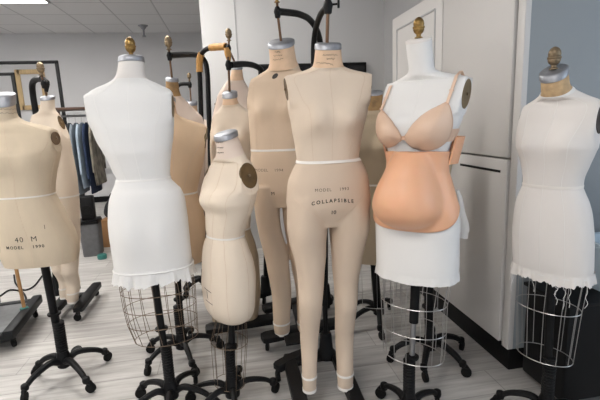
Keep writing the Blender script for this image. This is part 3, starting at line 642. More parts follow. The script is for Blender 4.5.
hb = H2(t, (at_y(409, 395, 1.5).x, 1.5, 0)); star_base(t, hb, [100, (172, .10), 245, 315, 28], .2, .014, sh.th); post(t, hb, zb+.05, .016, top=(cx, cy), inner=.33, collar=.32); B().tube([hb.lerp(Vector((cx, cy, zb)), zz/zb)+Vector((0, 0, zz-hb.lerp(Vector((cx, cy, zb)), zz/zb).z)) for zz in (.47, zb+.03)], .0185, 14).build('upper_post', 'iron', t)
dress12, sh12 = t, sh
bodies12 = bvh_of([bod, hip])
# bra
bra = empty('bra', t.location.copy(), sh.th, label='nude satin bra with thin shoulder straps worn by the white covered form', category='bra')
c12 = cvals(sh, zpx(417, 130, 1.52))[0]
zc_ = zpx(415, 124, 1.40)
to_local = inv(bra); eye = to_local @ Vector((0, 0, H))
def on_body(px, py, off):
    d = (to_local.to_3x3() @ ray(px, py)).normalized(); h = bodies12.ray_cast(eye, d)
    if h[0] is None:
        q = to_local @ at_y(px, py, 1.50); h = bodies12.find_nearest(q)
    return h[0]+h[1]*off*(1 if h[1].dot(d) < .2 else -1), h[1]*(1 if h[1].dot(d) < .2 else -1)
CUPS = ([(402, 137), (396.5, 128), (390, 119), (384.5, 112), (380.5, 109), (375.5, 115), (372.5, 124), (373.5, 134), (378.5, 142), (387, 146.5), (395, 144.5), (400, 140)],
        [(405, 136.5), (414, 125), (427, 114), (439, 107), (447, 103.5), (450.5, 112), (451, 125), (447, 138), (437, 147), (424, 149.5), (413, 146.5), (407.5, 141.5)])
strap_root = []
for pts in CUPS:
    Pp = bez([Vector((x, y, 0)) for x, y in pts+pts[:1]], 5)[:-1]; n = len(Pp); mr = 14; b = B()
    ctr = Vector((sum(p.x for p in Pp)/n, sum(p.y for p in Pp)/n+2, 0))
    for i in range(mr+1):
        rr_ = .05+.95*i/mr
        for k in range(n):
            q = ctr+(Pp[k]-ctr)*rr_; p, nn = on_body(q.x, q.y, .006)
            fwd = (nn*.5+Vector((0, -1, 0))*.5+Vector((0, 0, .05))).normalized()
            b.v.append(p+fwd*(.024*(1-rr_**2.2)+.001))
    for i in range(mr):
        for k in range(n): b.f.append((i*n+k, i*n+(k+1) % n, (i+1)*n+(k+1) % n, (i+1)*n+k))
    b.f.append(tuple(reversed(range(n))))
    rim = [b.v[mr*n+k].copy() for k in range(n)]; strap_root.append(rim[4*5])
    cup = b.build('cup', 'bra', bra); cup.data.set_sharp_from_angle(angle=radians(150))
    s_ = cup.modifiers.new('sm', 'SMOOTH'); s_.iterations = 6
    md = cup.modifiers.new('s', 'SOLIDIFY'); md.thickness = .003; md.offset = 1
    B().tube(rim, .0024, 6, closed=True).build('edging', 'braedge', bra)
# centre bridge, band and straps
P = [on_body(400.5+6.5*i/6, 139.2-2*sin(pi*i/6), .007)[0] for i in range(7)]
B().loft([[p+Vector((0, -.002, .007)), p+Vector((0, -.002, -.007)), p+Vector((0, .001, -.007)), p+Vector((0, .001, .007))] for p in P]).build('bridge', 'braedge', bra)
zband = zc_-.045; br = []
for i in range(61):
    a = -pi/2-2.9+2*2.9*i/60
    if abs(a+pi/2) < .95: continue
    br.append(a)
for grp in ([a for a in br if a < -pi/2], [a for a in br if a > -pi/2]):
    rows_ = []
    for a in grp:
        hh = .022 if abs(a+pi/2) < 1.6 else .016
        rows_.append([sh.pt(zband+hh, a, .006), sh.pt(zband-hh, a, .006), sh.pt(zband-hh, a, .0045), sh.pt(zband+hh, a, .0045)])
    B().loft(rows_).build('side_band', 'bra', bra)
for sg, root, tpx in ((-1, strap_root[0], (391.5, 87)), (1, strap_root[1], (456.5, 77.5))):
    S = []; rp = ((382.5, 110), (447, 104))[0 if sg < 0 else 1]
    for i in range(15):
        u = i/14; S.append(on_body(rp[0]+(tpx[0]-rp[0])*u, rp[1]+(tpx[1]-rp[1])*u, .006)[0])
    x0 = S[-1].x; zt_ = S[-1].z; bk = []
    for i in range(12):
        z = zt_-.012-(zt_-.012-zband)*i/11; bk.append(front(bodies12, x0-sg*.03*i/11, z, .007, 1))
    over = [(S[-1]+bk[0])/2+Vector((0, 0, .024))]
    S = S+over+bk
    rg = []
    for i, p in enumerate(S):
        rg.append([p+Vector((-.0055, 0, 0)), p+Vector((.0055, 0, 0)), p+Vector((.0055, -.0015 if i < 15 else .0015, .0005)), p+Vector((-.0055, -.0015 if i < 15 else .0015, .0005))])
    st = B().loft(rg).build('shoulder_strap', 'bra', bra)
    p = S[7]; B().tube([p+Vector((.008*cos(2*pi*k/12), -.002, .005*sin(2*pi*k/12))) for k in range(12)], .0012, 5, closed=True).build('strap_slider', 'bead', st)
# silicone belly
bel = empty('pregnancy_belly', t.location.copy(), sh.th, label='peach silicone pregnant belly with navel strapped over the white covered form', category='false belly')
zt_, zb_ = zpx(415, 151, 1.40), zpx(410, 234, 1.40); nA, nZ = 60, 36; b = B(); AM = 1.65
for j in range(nZ+1):
    v = j/nZ
    for i in range(nA+1):
        u = -1+2*i/nA; a = -pi/2+u*AM
        zlow = zb_+(.085)*abs(u)**3.2; ztop = zt_-.012*abs(u)
        z = zlow+(ztop-zlow)*v
        p = sh.pt(max(z, sh.z0+.002), a, .010)
        d = Vector((cos(a)*.22, sin(a)*.3-.7, 0))
        zc2 = zb_+.43*(zt_-zb_); sz = (zt_-zb_)*(.60 if z > zc2 else .39)
        q2 = ((a+pi/2)/.91)**2+((z-zc2)/sz)**2
        bulge = .115*max(0, 1-q2)**.64 if q2 < 1 else 0
        edge = min(1, min(1-abs(u), v, 1-v)/.04)
        p = p+d*bulge
        # navel
        nx, nz = (a+pi/2)-(-.06), z-(zb_+.36*(zt_-zb_))
        q3 = (nx*.13)**2+nz**2; p = p+d*(.008*math.exp(-q3/.00006)-.006*math.exp(-q3/.000012))
        b.v.append(p)
for j in range(nZ):
    for i in range(nA):
        k = j*(nA+1)+i; b.f.append((k, k+1, k+nA+2, k+nA+1))
sk = b.build('belly_shell', 'silicone', bel)
sk.data.set_sharp_from_angle(angle=radians(120))
sm_ = sk.modifiers.new('sm', 'SMOOTH'); sm_.iterations = 4
md = sk.modifiers.new('s', 'SOLIDIFY'); md.thickness = .007; md.offset = -1
# back wing and band of the belly
rw = []
za, zb2 = zpx(458, 133, 1.6), zpx(455, 164, 1.6)
for i in range(26):
    a = -pi/2+1.55+3.2*i/25*(1.0)
    o_ = .0075+.024*min(1, i/3)*min(1, (25-i)/3); rw.append([sh.pt(zt_+.040, a, o_+.007), sh.pt(zt_-.060, a, o_+.007), sh.pt(zt_-.060, a, o_), sh.pt(zt_+.040, a, o_)])
B().loft(rw).build('back_band', 'silicone', bel)

# --- ivory form at the picture's edge
base = (1.19, 1.40)
rows = [(270, 510.5, 591, .7), (260, 509.5, 591.5, .7), (240, 509, 592, .7), (220, 510.5, 591, .7), (210, 512, 590, .7), (200, 514.5, 587.5, .71), (190, 519, 583.5, .73), (185, 521, 582, .74), (178, 521, 583, .74), (165, 519, 588, .70), (152, 515.5, 593.5, .64), (145, 513.5, 596, .58), (135, 513.5, 598.5, .52, 1.05), (125, 513.5, 601, .46, 1.1), (116, 514.5, 603, .41, 1.14), (110, 516.5, 603.5, .37, 1.15), (105, 521, 602.5, .34, 1.1), (101, 528, 596, .36), (98, 533, 588, .42), (95, 537, 580, .56), (92, 540, 573, .75), (89, 541, 570, .9), (80, 540.5, 568.5, .95), (70, 539.5, 567.5, .95)]
sh, t = begin(base, rows, 1.40, -22, label='ivory form with tan paper neck and frayed hem above a silver wire cage', bumps=((142, .066, .03, .058, .055),))
zw = zpx(552, 184.5, 1.40); zn = zpx(555, 92, 1.40); zb = sh.z0; sh.zn = zn; sh.tilt = .55
bod = sh.part(zw, zn, 'bodice', 'ivory', t); hip = sh.part(zb, zw, 'hip_section', 'ivory', t); sh.part(zn, sh.z1, 'neck', 'cork', t)
sh.tape(zw, .010, 'waist_tape', 'tape', t); sh.tape(zn+.001, .007, 'collar_band', 'white', t, .003); neck_cap(sh, t, .024); arm_plates(sh, t, 'dplate')
for a in (-pi/2, -pi/2+.55, -pi/2-.55): sh.seam(zb, zn, a, t, 'wseam')
cx, cy = cvals(sh, sh.z1); finial(t, (cx, cy, sh.z1), .9, 'oldbrass')
hem(sh, t, zb+.006, .040, 'frayed_hem', 'ivory', 21, .65, .004); B().tube(sh.ring(zb+.006, .002), .002, 6, closed=True).build('hem_stitch', 'white', t)
b = B(); rnd = random.Random(5)
for i in range(9):
    a = -pi/2+rnd.uniform(-1.5, 1.5); p = sh.pt(zb+.01, a, .004); P = [p]; L_ = rnd.uniform(.05, .11)
    for k in range(5): P.append(p+Vector((rnd.uniform(-.006, .006), rnd.uniform(-.005, .005), -L_*(k+1)/5-.01)))
    B().tube(bez(P, 3), .0009, 4).build('loose_thread', 'white', t)
q = QQ(1.40, base, .72, sh.th); cx, cy = cvals(sh, zb)
cage(t, [q(305, 513.5, 580), q(354, 514.5, 572)], 12, zb, (zb+.01, sh.w(zb)*.93, sh.d(zb)*.93, cx, cy), 'wire', .0015)
hb = H2(t, (at_y(544, 390, 1.4).x, 1.38, 0)); star_base(t, hb, [128, 200, 272, 342], .18, .014, sh.th); post(t, hb, zb+.05, .016, top=(cx, cy), collar=.29)

# --- aged broad torso at the other edge
base = (-.955, 2.25)
rows = [(259, 3, 78.5, .54), (249, -1, 80.5, .55), (240, -1, 79.5, .58), (230, -3, 76, .62), (220, -5, 71, .66), (210, -6.5, 66, .7), (200, -7, 60, .73), (193, -7, 56.5, .75), (185, -8, 56.5, .74), (175, -10, 57.5, .7), (165, -15, 59.5, .66), (153, -22, 61.5, .6), (145, -30, 62.5, .5, 1.1), (137, -36, 62, .42, 1.15), (131, -37, 59, .36, 1.15), (127, -30, 50, .38), (124, -22, 38, .45), (121, -15, 25, .6), (117, -10.5, 18.5, .85), (110, -9.5, 16.5, .95), (94, -9, 15.5, .95)]
sh, t = begin(base, rows, 2.25, -24, label='aged broad torso form cut off by the edge, stamped 40 M on its hip', side='r', bumps=((160, .08, .018, .07, .07),))
zw = zpx(56, 193, 2.25); zn = zpx(17, 117.5, 2.25); zb = sh.z0; sh.zn = zn
bod = sh.part(zw, zn, 'bodice', 'aged', t); hip = sh.part(zb, zw, 'flared_hip', 'aged', t); nk = sh.part(zn, sh.z1, 'neck', 'aged', t)
sh.tape(zw, .008, 'waist_tape', 'tape', t); neck_cap(sh, t, .05); arm_plates(sh, t, 'plate')
for a in (-pi/2, -pi/2+.75, -pi/2+1.3): sh.seam(zb, zn-.02, a, t)
bv = bvh_of([hip]); x1 = H2(t, at_y(19, 243, 2.1)).x
stamp(t, bv, '40 M', x1+.006, zpx(19, 241.5, 2.12), .036, space=1.2); stamp(t, bv, 'MODEL  1990', x1, zpx(19, 249.5, 2.12), .021, space=1.3, bold=.0005)
q_ = H2(t, at_y(44, 225, 2.15)); B().tube([front(bv, q_.x, zpx(44, 225, 2.15)+.02*k/4-.02, .0006) for k in range(5)], .0014, 4).build('pencil_mark', 'faint', t)
bn = bvh_of([nk])
for i, yy in enumerate((112, 116)): scribble(t, bn, cvals(sh, sh.z1)[0]+.02, zpx(5, yy-3, 2.2), .05, .008, 'faint', 70+i)
hb = H2(t, (-.935, 2.26, 0)); star_base(t, hb, [(234, .21), (312, .24), (28, .20), (163, .15)], .2, .016, sh.th, pedal=75)
tp = H2(t, at_y(43, 258, 2.27)); post(t, hb, zb+.06, .020, top=tp, collar=.36)

# --- form behind it, hanging on a black gallows
base = (-1.14, 3.05)
rows = [(252, 44, 80.5, .7), (235, 40, 80.8, .7), (215, 38, 80.5, .7), (195, 35, 79.5, .72), (180, 33.5, 78, .72), (160, 34, 74.5, .74), (150, 33, 72.5, .72), (140, 31, 70.5, .66), (130, 29, 67.5, .55, 1.1), (120, 29, 63, .42, 1.2), (115, 31, 60, .36, 1.15), (112, 37, 57, .6), (109, 39, 55.5, .85), (104, 40, 55, .95), (96, 40.5, 55, .95)]
ll = [(235, 42, 62), (250, 46, 63), (265, 51, 64.5), (285, 57, 67), (296, 59.5, 68), (299, 60.5, 67)]
rl = [(235, 59, 80.5), (250, 61, 80), (265, 62, 79.3), (285, 65, 79), (299, 66.5, 79), (303, 68, 78)]
sh, t, bod, low, nk, zw, zn, L1, L2 = full_body(base, rows, 3.05, -30, ll, rl, 'pale full-body form with legs standing behind the broad 40 M torso, under a black hanger', None, 196, 109, ((140, .07, .03, .06, .07),), 252, 58, names=('pale', 'pale', 'pale'), side='r')
PY = 3.3; pb = at_y(57, 290, PY); pb.z = .12
path = [pb, at_y(47, 200, PY), at_y(37, 122, PY), at_y(33, 95, PY), at_y(32.5, 84, PY-.03), at_y(36, 79.5, PY-.1), at_y(42, 79, 3.1)]
gallows(t, [H2(t, p) for p in path], .020, H2(t, at_y(44, 84, 3.05)), H2(t, at_y(41.5, 75, 3.05)), H2(t, at_y(46.5, 96, 3.05)), fin='oldbrass', fs=.95)
B().tube(bez([H2(t, at_y(42, 79, 3.09)), H2(t, at_y(46, 83, 3.06)), H2(t, at_y(46.5, 92, 3.05))], 5), [.02, .02, .02, .021, .022, .022, .02, .018, .014, .012, .01], 10).build('swan_neck', 'iron', t)
hb = H2(t, (pb.x, pb.y, 0)); g = lambda x, y: tuple(H2(t, (x, y, 0)))
rail_base(t, [(g(-1.08, 2.93), g(-1.085, 3.42)), (g(-1.24, 2.98), g(-1.24, 3.42))], [(g(-1.08, 3.2), g(-1.24, 3.2))], hb, wd=.07)

# --- dark tan torso behind the white padded form
base = (-.325, 2.36)
rows = [(262, 150, 203, .7), (245, 148, 205.5), (230, 147, 206), (210, 149, 203.5), (200, 152, 200), (193, 155, 197.5, .73), (180, 152, 200), (165, 147, 203.5, .66), (150, 142, 206.5, .54, 1.1), (138, 140, 208.3, .45, 1.15), (129, 141, 208.3, .36, 1.15), (126, 145, 204, .36), (122, 151, 194, .42), (118, 157, 183, .58), (114, 161, 177.5, .85), (108, 162, 176, .95), (98, 163, 175, .95)]
sh, t = begin(base, rows, 2.36, 172, label='ochre tan torso form with a dark arm disc partly hidden behind the white padded form', bumps=((150, .07, .03, .05, .06),))
zw = zpx(176, 193, 2.36); zn = zpx(169, 115, 2.36); zb = sh.z0; sh.zn = zn
sh.part(zw, zn, 'bodice', 'ochre', t); sh.part(zb, zw, 'hip_section', 'ochre', t); sh.part(zn, sh.z1, 'neck', 'peach', t)
sh.tape(zw, .010, 'waist_tape', 'tape', t); neck_cap(sh, t); arm_plates(sh, t, 'dunplate', grow=1.1)
sh.seam(zw, zn, pi/2, t); sh.seam(zw, zn-.05, lambda u: pi/2+.3+.5*u, t)
hb = H2(t, (-.33, 2.30, 0)); star_base(t, hb, [150, 216, 10, 290, 80], .2, .015, sh.th); post(t, hb, zb+.05, .018, top=cvals(sh, zb), collar=.34)

# --- pale form hung from a thin rod behind the small one
base = (.035, 2.52)
rows = [(318, 212, 258, .7), (290, 208, 260.5), (262, 207, 259), (245, 209, 255.5), (228, 213, 250.5, .74), (215, 213, 251), (195, 212, 252, .7), (170, 211, 252), (150, 210, 252, .66), (138, 210.5, 252.5, .6), (128, 211, 253, .52, 1.08), (120, 212, 253, .44, 1.12), (114, 214, 251, .37, 1.12), (110, 217.5, 247, .38), (107, 220.5, 242.5, .5), (104, 222, 239, .8), (100, 222.7, 237.5, .95), (92, 222.7, 236.8, .95)]
sh, t = begin(base, rows, 2.52, -14, label='pale torso form with a round bust hanging on a rod behind the small sideways form', bumps=((138, .07, .05, .05, .055),))
zw = zpx(232, 228, 2.52); zn = zpx(230, 103.5, 2.52); zb = sh.z0; sh.zn = zn
sh.part(zw, zn, 'bodice', 'pale', t); sh.part(zb, zw, 'hip_section', 'dun', t); nk = sh.part(zn, sh.z1, 'neck', 'peach', t); sh.tape(zw, .01, 'waist_tape', 'tape', t); neck_cap(sh, t, .03); arm_plates(sh, t, 'plate')  # dun hip under the pale bodice: shadow among the forms put into cloth colour
PY = 2.88; pb = at_y(268, 330, PY); pb.z = .12
path = [pb, at_y(267, 200, PY), at_y(266, 100, PY), at_y(264.5, 80, PY), at_y(261, 70, PY-.03), at_y(254, 65.5, PY-.1), at_y(244, 64, 2.68), at_y(231, 65, 2.53)]
gallows(t, [H2(t, p) for p in path], .018, H2(t, at_y(228.5, 65, 2.52)), H2(t, at_y(228, 57, 2.52)), H2(t, at_y(229.7, 92, 2.52)), fin=None, screw=False)
hb = H2(t, (pb.x, pb.y, 0)); g = lambda x, y: tuple(H2(t, (x, y, 0)))
rail_base(t, [(g(-.20, 2.43), g(.27, 2.47)), (g(-.17, 2.86), g(.20, 2.88))], [(g(.02, 2.45), g(.02, 2.87)), (g(.02, 2.87), g(pb.x, pb.y))], hb, wd=.09)

# --- pinkish form behind, under the tape-wrapped hanger
base = (.03, 3.02)
rows = [(200, 214, 258, .7), (180, 213, 258), (150, 211, 260, .72), (125, 211, 260, .62), (112, 213, 259, .5, 1.1), (102, 215, 256.5, .42, 1.12), (95, 217.5, 253, .38, 1.1), (89, 221, 249, .4), (84, 224.5, 246, .5), (80, 228, 244, .7), (76, 230.5, 243, .9), (66, 232, 242, .95)]
sh, t = begin(base, rows, 3.02, 2, label='pinkish torso form with sloping shoulders under the tan tape-wrapped hanger pole', bumps=((120, .07, .03, .06, .06),))
zw = zpx(236, 178, 3.02); zn = zpx(237, 79.5, 3.02); zb = sh.z0; sh.zn = zn
sh.part(zw, zn, 'bodice', 'rose', t); sh.part(zb, zw, 'hip_section', 'rose', t); sh.part(zn, sh.z1, 'neck', 'peach', t); sh.tape(zw, .01, 'waist_tape', 'tape', t); neck_cap(sh, t, .02); arm_plates(sh, t, 'plate')
PY = 3.24; pb = at_y(205, 280, PY); pb.z = .12
path = [pb, at_y(203, 180, PY), at_y(200.5, 95, PY), at_y(199.5, 70, PY), at_y(200, 58, PY), at_y(204, 51, PY-.03), at_y(212, 47.5, PY-.1), at_y(226, 46.5, 3.03)]; PJ = 3.02
gallows(t, [H2(t, p) for p in path], .017, H2(t, at_y(228.5, 48.5, PJ)), H2(t, at_y(229, 40.5, PJ)), H2(t, at_y(236.5, 66, PJ)), fin='oldbrass', wrapped=((.42, .66), (.84, 1.0)), fs=.92, screw=False)
B().tube([H2(t, at_y(227, 48, PJ)), H2(t, at_y(228, 54, PJ)), H2(t, at_y(229, 62, PJ))], [.021, .023, .011], 12).build('tape_wrapping', 'wrap', t)
hb = H2(t, (pb.x, pb.y, 0)); star_base(t, hb, [205, 270, 335, 25, 155], .15, .017, sh.th)

# --- brown-necked form on the bent black hanger
base = (-.36, 2.95)
rows = [(200, 144, 204, .7), (180, 142, 205), (155, 141, 206, .68), (138, 141, 206.5, .55, 1.1), (127, 142, 206, .45, 1.12), (119, 144, 203, .38, 1.1), (112, 149, 197, .38), (105, 155, 190, .45), (99, 160.5, 184.5, .6), (95, 164, 181, .82), (88, 165.5, 179, .95), (78, 166, 178, .95)]
sh, t = begin(base, rows, 2.95, 12, label='rosy form with a mottled brown neck under the bent black hanger arm', bumps=((128, .07, .03, .06, .06),))
zw = zpx(174, 178, 2.95); zn = zpx(172, 95, 2.95); zb = sh.z0; sh.zn = zn
sh.part(zw, zn, 'bodice', 'rose', t); sh.part(zb, zw, 'hip_section', 'rose', t); sh.part(zn, sh.z1, 'neck', 'brownneck', t); neck_cap(sh, t, .02); arm_plates(sh, t, 'plate')
PY = 3.55; pb = at_y(212, 290, PY); pb.z = .12
path = [pb, at_y(210.5, 180, PY), at_y(208.5, 100, PY), at_y(207, 70, PY), at_y(204, 60, PY), at_y(198, 55.5, PY-.1), at_y(188, 54.5, PY-.3), at_y(170, 55.5, 2.97)]; PJ = 2.96
gallows(t, [H2(t, p) for p in path], .020, H2(t, at_y(169.5, 56, PJ)), H2(t, at_y(169, 49.5, PJ)), H2(t, at_y(172, 78, 2.95)), fin='oldbrass', fs=1.0, screw=False)
hb = H2(t, (pb.x, pb.y, 0)); rb = inv(t); g = lambda x, y: tuple(H2(t, (x, y, 0)))
rail_base(t, [(g(-.25, 3.42), g(.02, 3.42)), (g(-.25, 3.68), g(.02, 3.68))], [(g(-.1, 3.42), g(-.1, 3.68))], hb, wd=.06)

# --- farthest form of that cluster
base = (-.36, 3.9)
rows = [(200, 172, 220, .7), (170, 170, 221), (150, 169, 221, .68), (138, 170, 220, .52, 1.1), (129, 172, 217, .42, 1.1), (122, 177, 208, .45), (116, 182, 200, .7), (111, 184.5, 197.5, .92), (101, 185, 197, .95)]
sh, t = begin(base, rows, 3.9, 5, label='half-hidden farther form whose steel cap shows between the black hanger poles', bumps=())
zw = zpx(195, 180, 3.9); zn = zpx(191, 116, 3.9); zb = sh.z0; sh.zn = zn
sh.part(zw, zn, 'bodice', 'rose', t); sh.part(zb, zw, 'hip_section', 'rose', t); sh.part(zn, sh.z1, 'neck', 'peach', t); neck_cap(sh, t, .03); arm_plates(sh, t, 'plate')
PY = 3.92; pb = at_y(178.5, 262, PY); pb.z = .12
path = [pb, at_y(177.5, 180, PY), at_y(176.5, 120, PY), at_y(176.5, 92, PY), at_y(178.5, 85.5, PY), at_y(183, 84, PY), at_y(189, 84, PY)]
gallows(t, [H2(t, p) for p in path], .016, H2(t, at_y(189.7, 84.5, PY)), H2(t, at_y(189.5, 80, PY)), H2(t, at_y(191, 101, 3.9)), fin='oldbrass', fs=.75, screw=False)
hb = H2(t, (pb.x, pb.y, 0)); star_base(t, hb, [20, 92, 164, 236, 308], .2, .016, sh.th); B().tube([hb+Vector((0, 0, zb+.04)), Vector((*cvals(sh, zb+.04), zb+.04))], .012, 10).build('stay_bar', 'iron', t)

# --- brown-necked form between the middle form and the bra form
base = (.875, 2.30)
rows = [(258, 342, 404, .7), (230, 339, 407), (210, 341, 404), (190, 348, 397, .72), (182, 349.5, 396, .73), (165, 345, 400, .7), (148, 341, 404, .62), (134, 339.5, 406, .5, 1.1), (124, 341, 404, .4, 1.14), (119, 347, 398, .38), (114.5, 355, 390, .5), (111, 362, 385, .7), (108, 366, 383.5, .9), (92, 367.5, 382.5, .95)]
sh, t = begin(base, rows, 2.30, -5, label='dim beige form with brown neck wedged between the COLLAPSIBLE form and the bra form', bumps=((146, .07, .04, .05, .055),))
zw = zpx(372, 183, 2.3); zn = zpx(375, 108.5, 2.3); zb = sh.z0; sh.zn = zn
sh.part(zw, zn, 'bodice', 'dun', t); sh.part(zb, zw, 'hip_section', 'dun', t); sh.part(zn, sh.z1, 'neck', 'brownneck', t); sh.tape(zw, .01, 'waist_tape', 'tape', t)
neck_cap(sh, t, .012); arm_plates(sh, t, 'plate')
q = QQ(2.3, base, .72, sh.th); cx, cy = cvals(sh, zb)
cage(t, [q(300, 346, 402)], 12, zb, (zb+.01, sh.w(zb)*.93, sh.d(zb)*.93, cx, cy), 'wire', .0015)
hb = H2(t, (.88, 2.42, 0)); star_base(t, hb, [195, 120, 48, 252], .2, .016, sh.th); post(t, hb, zb+.05, .024, top=(cx, cy), sleeve=False)

# --- form hidden behind the bra form, whose stand shows through the cage
base = (.99, 1.98)
rows = [(276, 404, 452, .7), (240, 402, 454), (215, 406, 450), (200, 411, 446, .73), (180, 409, 449, .7), (160, 406, 452, .6), (145, 406, 452, .5, 1.1), (134, 408, 450, .4, 1.1), (129, 413, 445, .42), (125, 418, 440, .6), (121, 421, 437, .9), (105, 422, 436, .95)]
sh, t = begin(base, rows, 1.98, 0, label='stand and cloth form hidden behind the bra form, its casters showing beside the cabinet plinth', bumps=())
zw = zpx(428, 200, 1.98); zn = zpx(429, 122, 1.98); zb = sh.z0; sh.zn = zn
sh.part(zw, zn, 'bodice', 'dun', t); sh.part(zb, zw, 'hip_section', 'dun', t); sh.part(zn, sh.z1, 'neck', 'peach', t); neck_cap(sh, t, .02); arm_plates(sh, t, 'plate')
hb = H2(t, (1.0, 1.96, 0)); star_base(t, hb, [-65, 8, 60, 172, 235], .2, .017, sh.th); post(t, hb, zb+.05, .024, top=cvals(sh, zb), sleeve=False, collar=.3)
# ------------------------------------------------------------------ things by the far wall
# tall black frame with a glass pane, and a wooden frame on the wall behind it
Y = 5.8; a, b_ = at_y(-40, 68, Y), at_y(56.5, 62, Y); w_ = b_.x-a.x; zt = b_.z
t = empty('glass_screen', ((a.x+b_.x)/2, Y, 0), label='tall black-framed clear glass screen standing in front of the far wall', category='glass screen')
f = B()
for (c, s) in (((-w_/2, 0, zt/2), (.035, .035, zt)), ((w_/2, 0, zt/2), (.035, .035, zt)), ((0, 0, zt), (w_+.035, .035, .035)), ((0, 0, .5), (w_, .035, .035))): f.box(c, s, bev=.003)
f.build('frame', 'black', t)
for sx in (-1, 1): B().box((sx*w_/2, 0, .02), (.05, .5, .04)).build('foot', 'black', t)
gm = bpy.data.materials.new('clear_pane'); gm.use_nodes = True; N, L, bs = nodes(gm); bs.inputs['Base Color'].default_value = (1, 1, 1, 1); bs.inputs['Transmission Weight'].default_value = 1; bs.inputs['Roughness'].default_value = 0; bs.inputs['IOR'].default_value = 1.08
M['glass'] = gm; B().box((0, 0, (zt+.5)/2), (w_-.035, .006, zt-.53), bev=0).build('pane', 'glass', t, smooth=False)
Y2 = 5.05; a, b_ = at_y(-30, 76, Y2), at_y(12.5, 74, Y2); w_ = b_.x-a.x; zt = b_.z
t = empty('black_frame', ((a.x+b_.x)/2, Y2, 0), label='smaller black-edged standing frame at the picture edge behind the broad torso', category='frame')
f = B()
for (c, s) in (((-w_/2, 0, zt/2), (.03, .03, zt)), ((w_/2, 0, zt/2), (.03, .03, zt)), ((0, 0, zt), (w_+.03, .03, .03))): f.box(c, s, bev=.003)
f.build('frame', 'black', t)
for sx in (-1, 1): B().box((sx*w_/2, 0, .02), (.045, .4, .04)).build('foot', 'black', t)
M['pine'] = mat('pale_pine', (.62, .45, .24), .6, mottle=.2, scale=6, stretch=(8, 8, 1)); M['backing'] = mat('frame_backing', (.6, .6, .61), .8)
a, b_ = at_y(17, 72, 7.97), at_y(47, 107, 7.97); W, Hh = b_.x-a.x, a.z-b_.z
t = empty('picture_frame', ((a.x+b_.x)/2, 7.99, (a.z+b_.z)/2), label='empty pale wooden picture frame hanging on the far grey wall', category='picture frame')
f = B()
for (c, s) in (((-W/2, -.02, 0), (.075, .03, Hh+.075)), ((W/2, -.02, 0), (.075, .03, Hh+.075)), ((0, -.02, Hh/2), (W, .03, .075)), ((0, -.02, -Hh/2), (W, .03, .075))): f.box(c, s, bev=.005)
f.build('frame', 'pine', t); B().box((0, -.006, 0), (W, .008, Hh), bev=0).build('backing', 'backing', t)
# clothes rail
Y = 5.2; zr = zpx(80, 113, Y); x0, x1 = at_y(51, 113, Y).x, at_y(128, 113, Y).x
M['walnut'] = mat('dark_walnut', (.09, .045, .028), .5, mottle=.3, scale=5)
t = empty('clothes_rack', ((x0+x1)/2, Y, 0), label='clothes rack with a dark wooden top shelf in front of the far wall', category='clothes rack')
B().box((0, 0, zr+.045), (x1-x0, .36, .028)).build('top_shelf', 'walnut', t); B().tube([(-(x1-x0)/2, 0, zr-.03), ((x1-x0)/2, 0, zr-.03)], .013, 12).build('rail', 'chrome', t)
for sx in (-1, 1):
    for sy in (-1, 1): B().box((sx*((x1-x0)/2-.02), sy*.16, (zr+.03)/2), (.03, .03, zr+.03)).build('upright', 'walnut', t)
def garment(xp, wd, length, col, label, kind='jacket', seed=0, dark=None, depth=.2):
    x = at_y(xp, 120, Y).x; rnd = random.Random(seed); key = 'cloth_%d' % seed
    M[key] = mat(kind+'_cloth', col, .9, mottle=.35 if dark is None else 0, scale=9, col2=dark, bump=.3, bscale=25)
    g = empty(kind, (x, Y, zr-.03), label=label, category='clothing', group='clothes on the rack')
    rings = []; n = 40; ph = [rnd.uniform(0, 6) for _ in range(4)]
    for i in range(22):
        v = i/21; hw = wd/2*(.35+.65*min(1, v*6)**.7)*(1+.1*v); hd = depth*(.22+.78*min(1, v*8)**.6)
        ring = []
        for k in range(n):
            a = 2*pi*k/n; q = 1+.16*sin(5*a+ph[0]+v*1.5)*min(1, 3*v)+.09*sin(9*a+ph[1])*v
            ring.append(Vector((hw*cos(a)*q+.01*sin(4*v+ph[2]), hd*sin(a)*(1+.05*sin(7*a+ph[3])), -.075-length*v)))
        rings.append(ring)
    B().loft(rings).build('body', key, g)
    for sg in (-1, 1):
        P = bez([Vector((0, sg*depth*.7, -.10)), Vector((wd*.05, sg*(depth+.015), -.25)), Vector((wd*.04*rnd.uniform(-1, 1), sg*(depth+.02), -.10-length*.75))], 6)
        B().tube(P, [.016-.0003*i for i in range(len(P))], 10).build('sleeve', key, g)
    B().tube(bez([Vector((0, 0, -.09)), Vector((0, .012, -.03)), Vector((0, .0185, 0)), Vector((0, .013, .0135)), Vector((0, 0, .0188)), Vector((0, -.013, .0135)), Vector((0, -.018, .004))], 5), .0022, 6).build('hanger_hook', 'chrome', g)
zl = lambda yb: (zr-.105)-zpx(88, yb, Y)
garment(62.3, .040, zl(205), (.03, .03, .035), 'black jacket at the near end of the clothes rack', seed=1)
garment(68.6, .040, zl(200), (.10, .11, .12), 'charcoal shirt hanging second along the clothes rack', 'shirt', 2)
garment(74.9, .040, zl(192), (.22, .26, .30), 'grey blue shirt hanging beside the pale denim shirt', 'shirt', 3)
garment(81, .040, zl(186), (.42, .52, .62), 'pale denim shirt catching the light on the clothes rack', 'shirt', 4)
garment(87.2, .040, zl(192), (.015, .03, .075), 'navy blue coat hanging between pale denim shirt and camouflage jacket', 'coat', 5)
garment(93.5, .040, zl(184), (.30, .27, .22), 'camouflage patterned jacket hanging beside the navy coat', 'jacket', 6, dark=(.06, .055, .045))
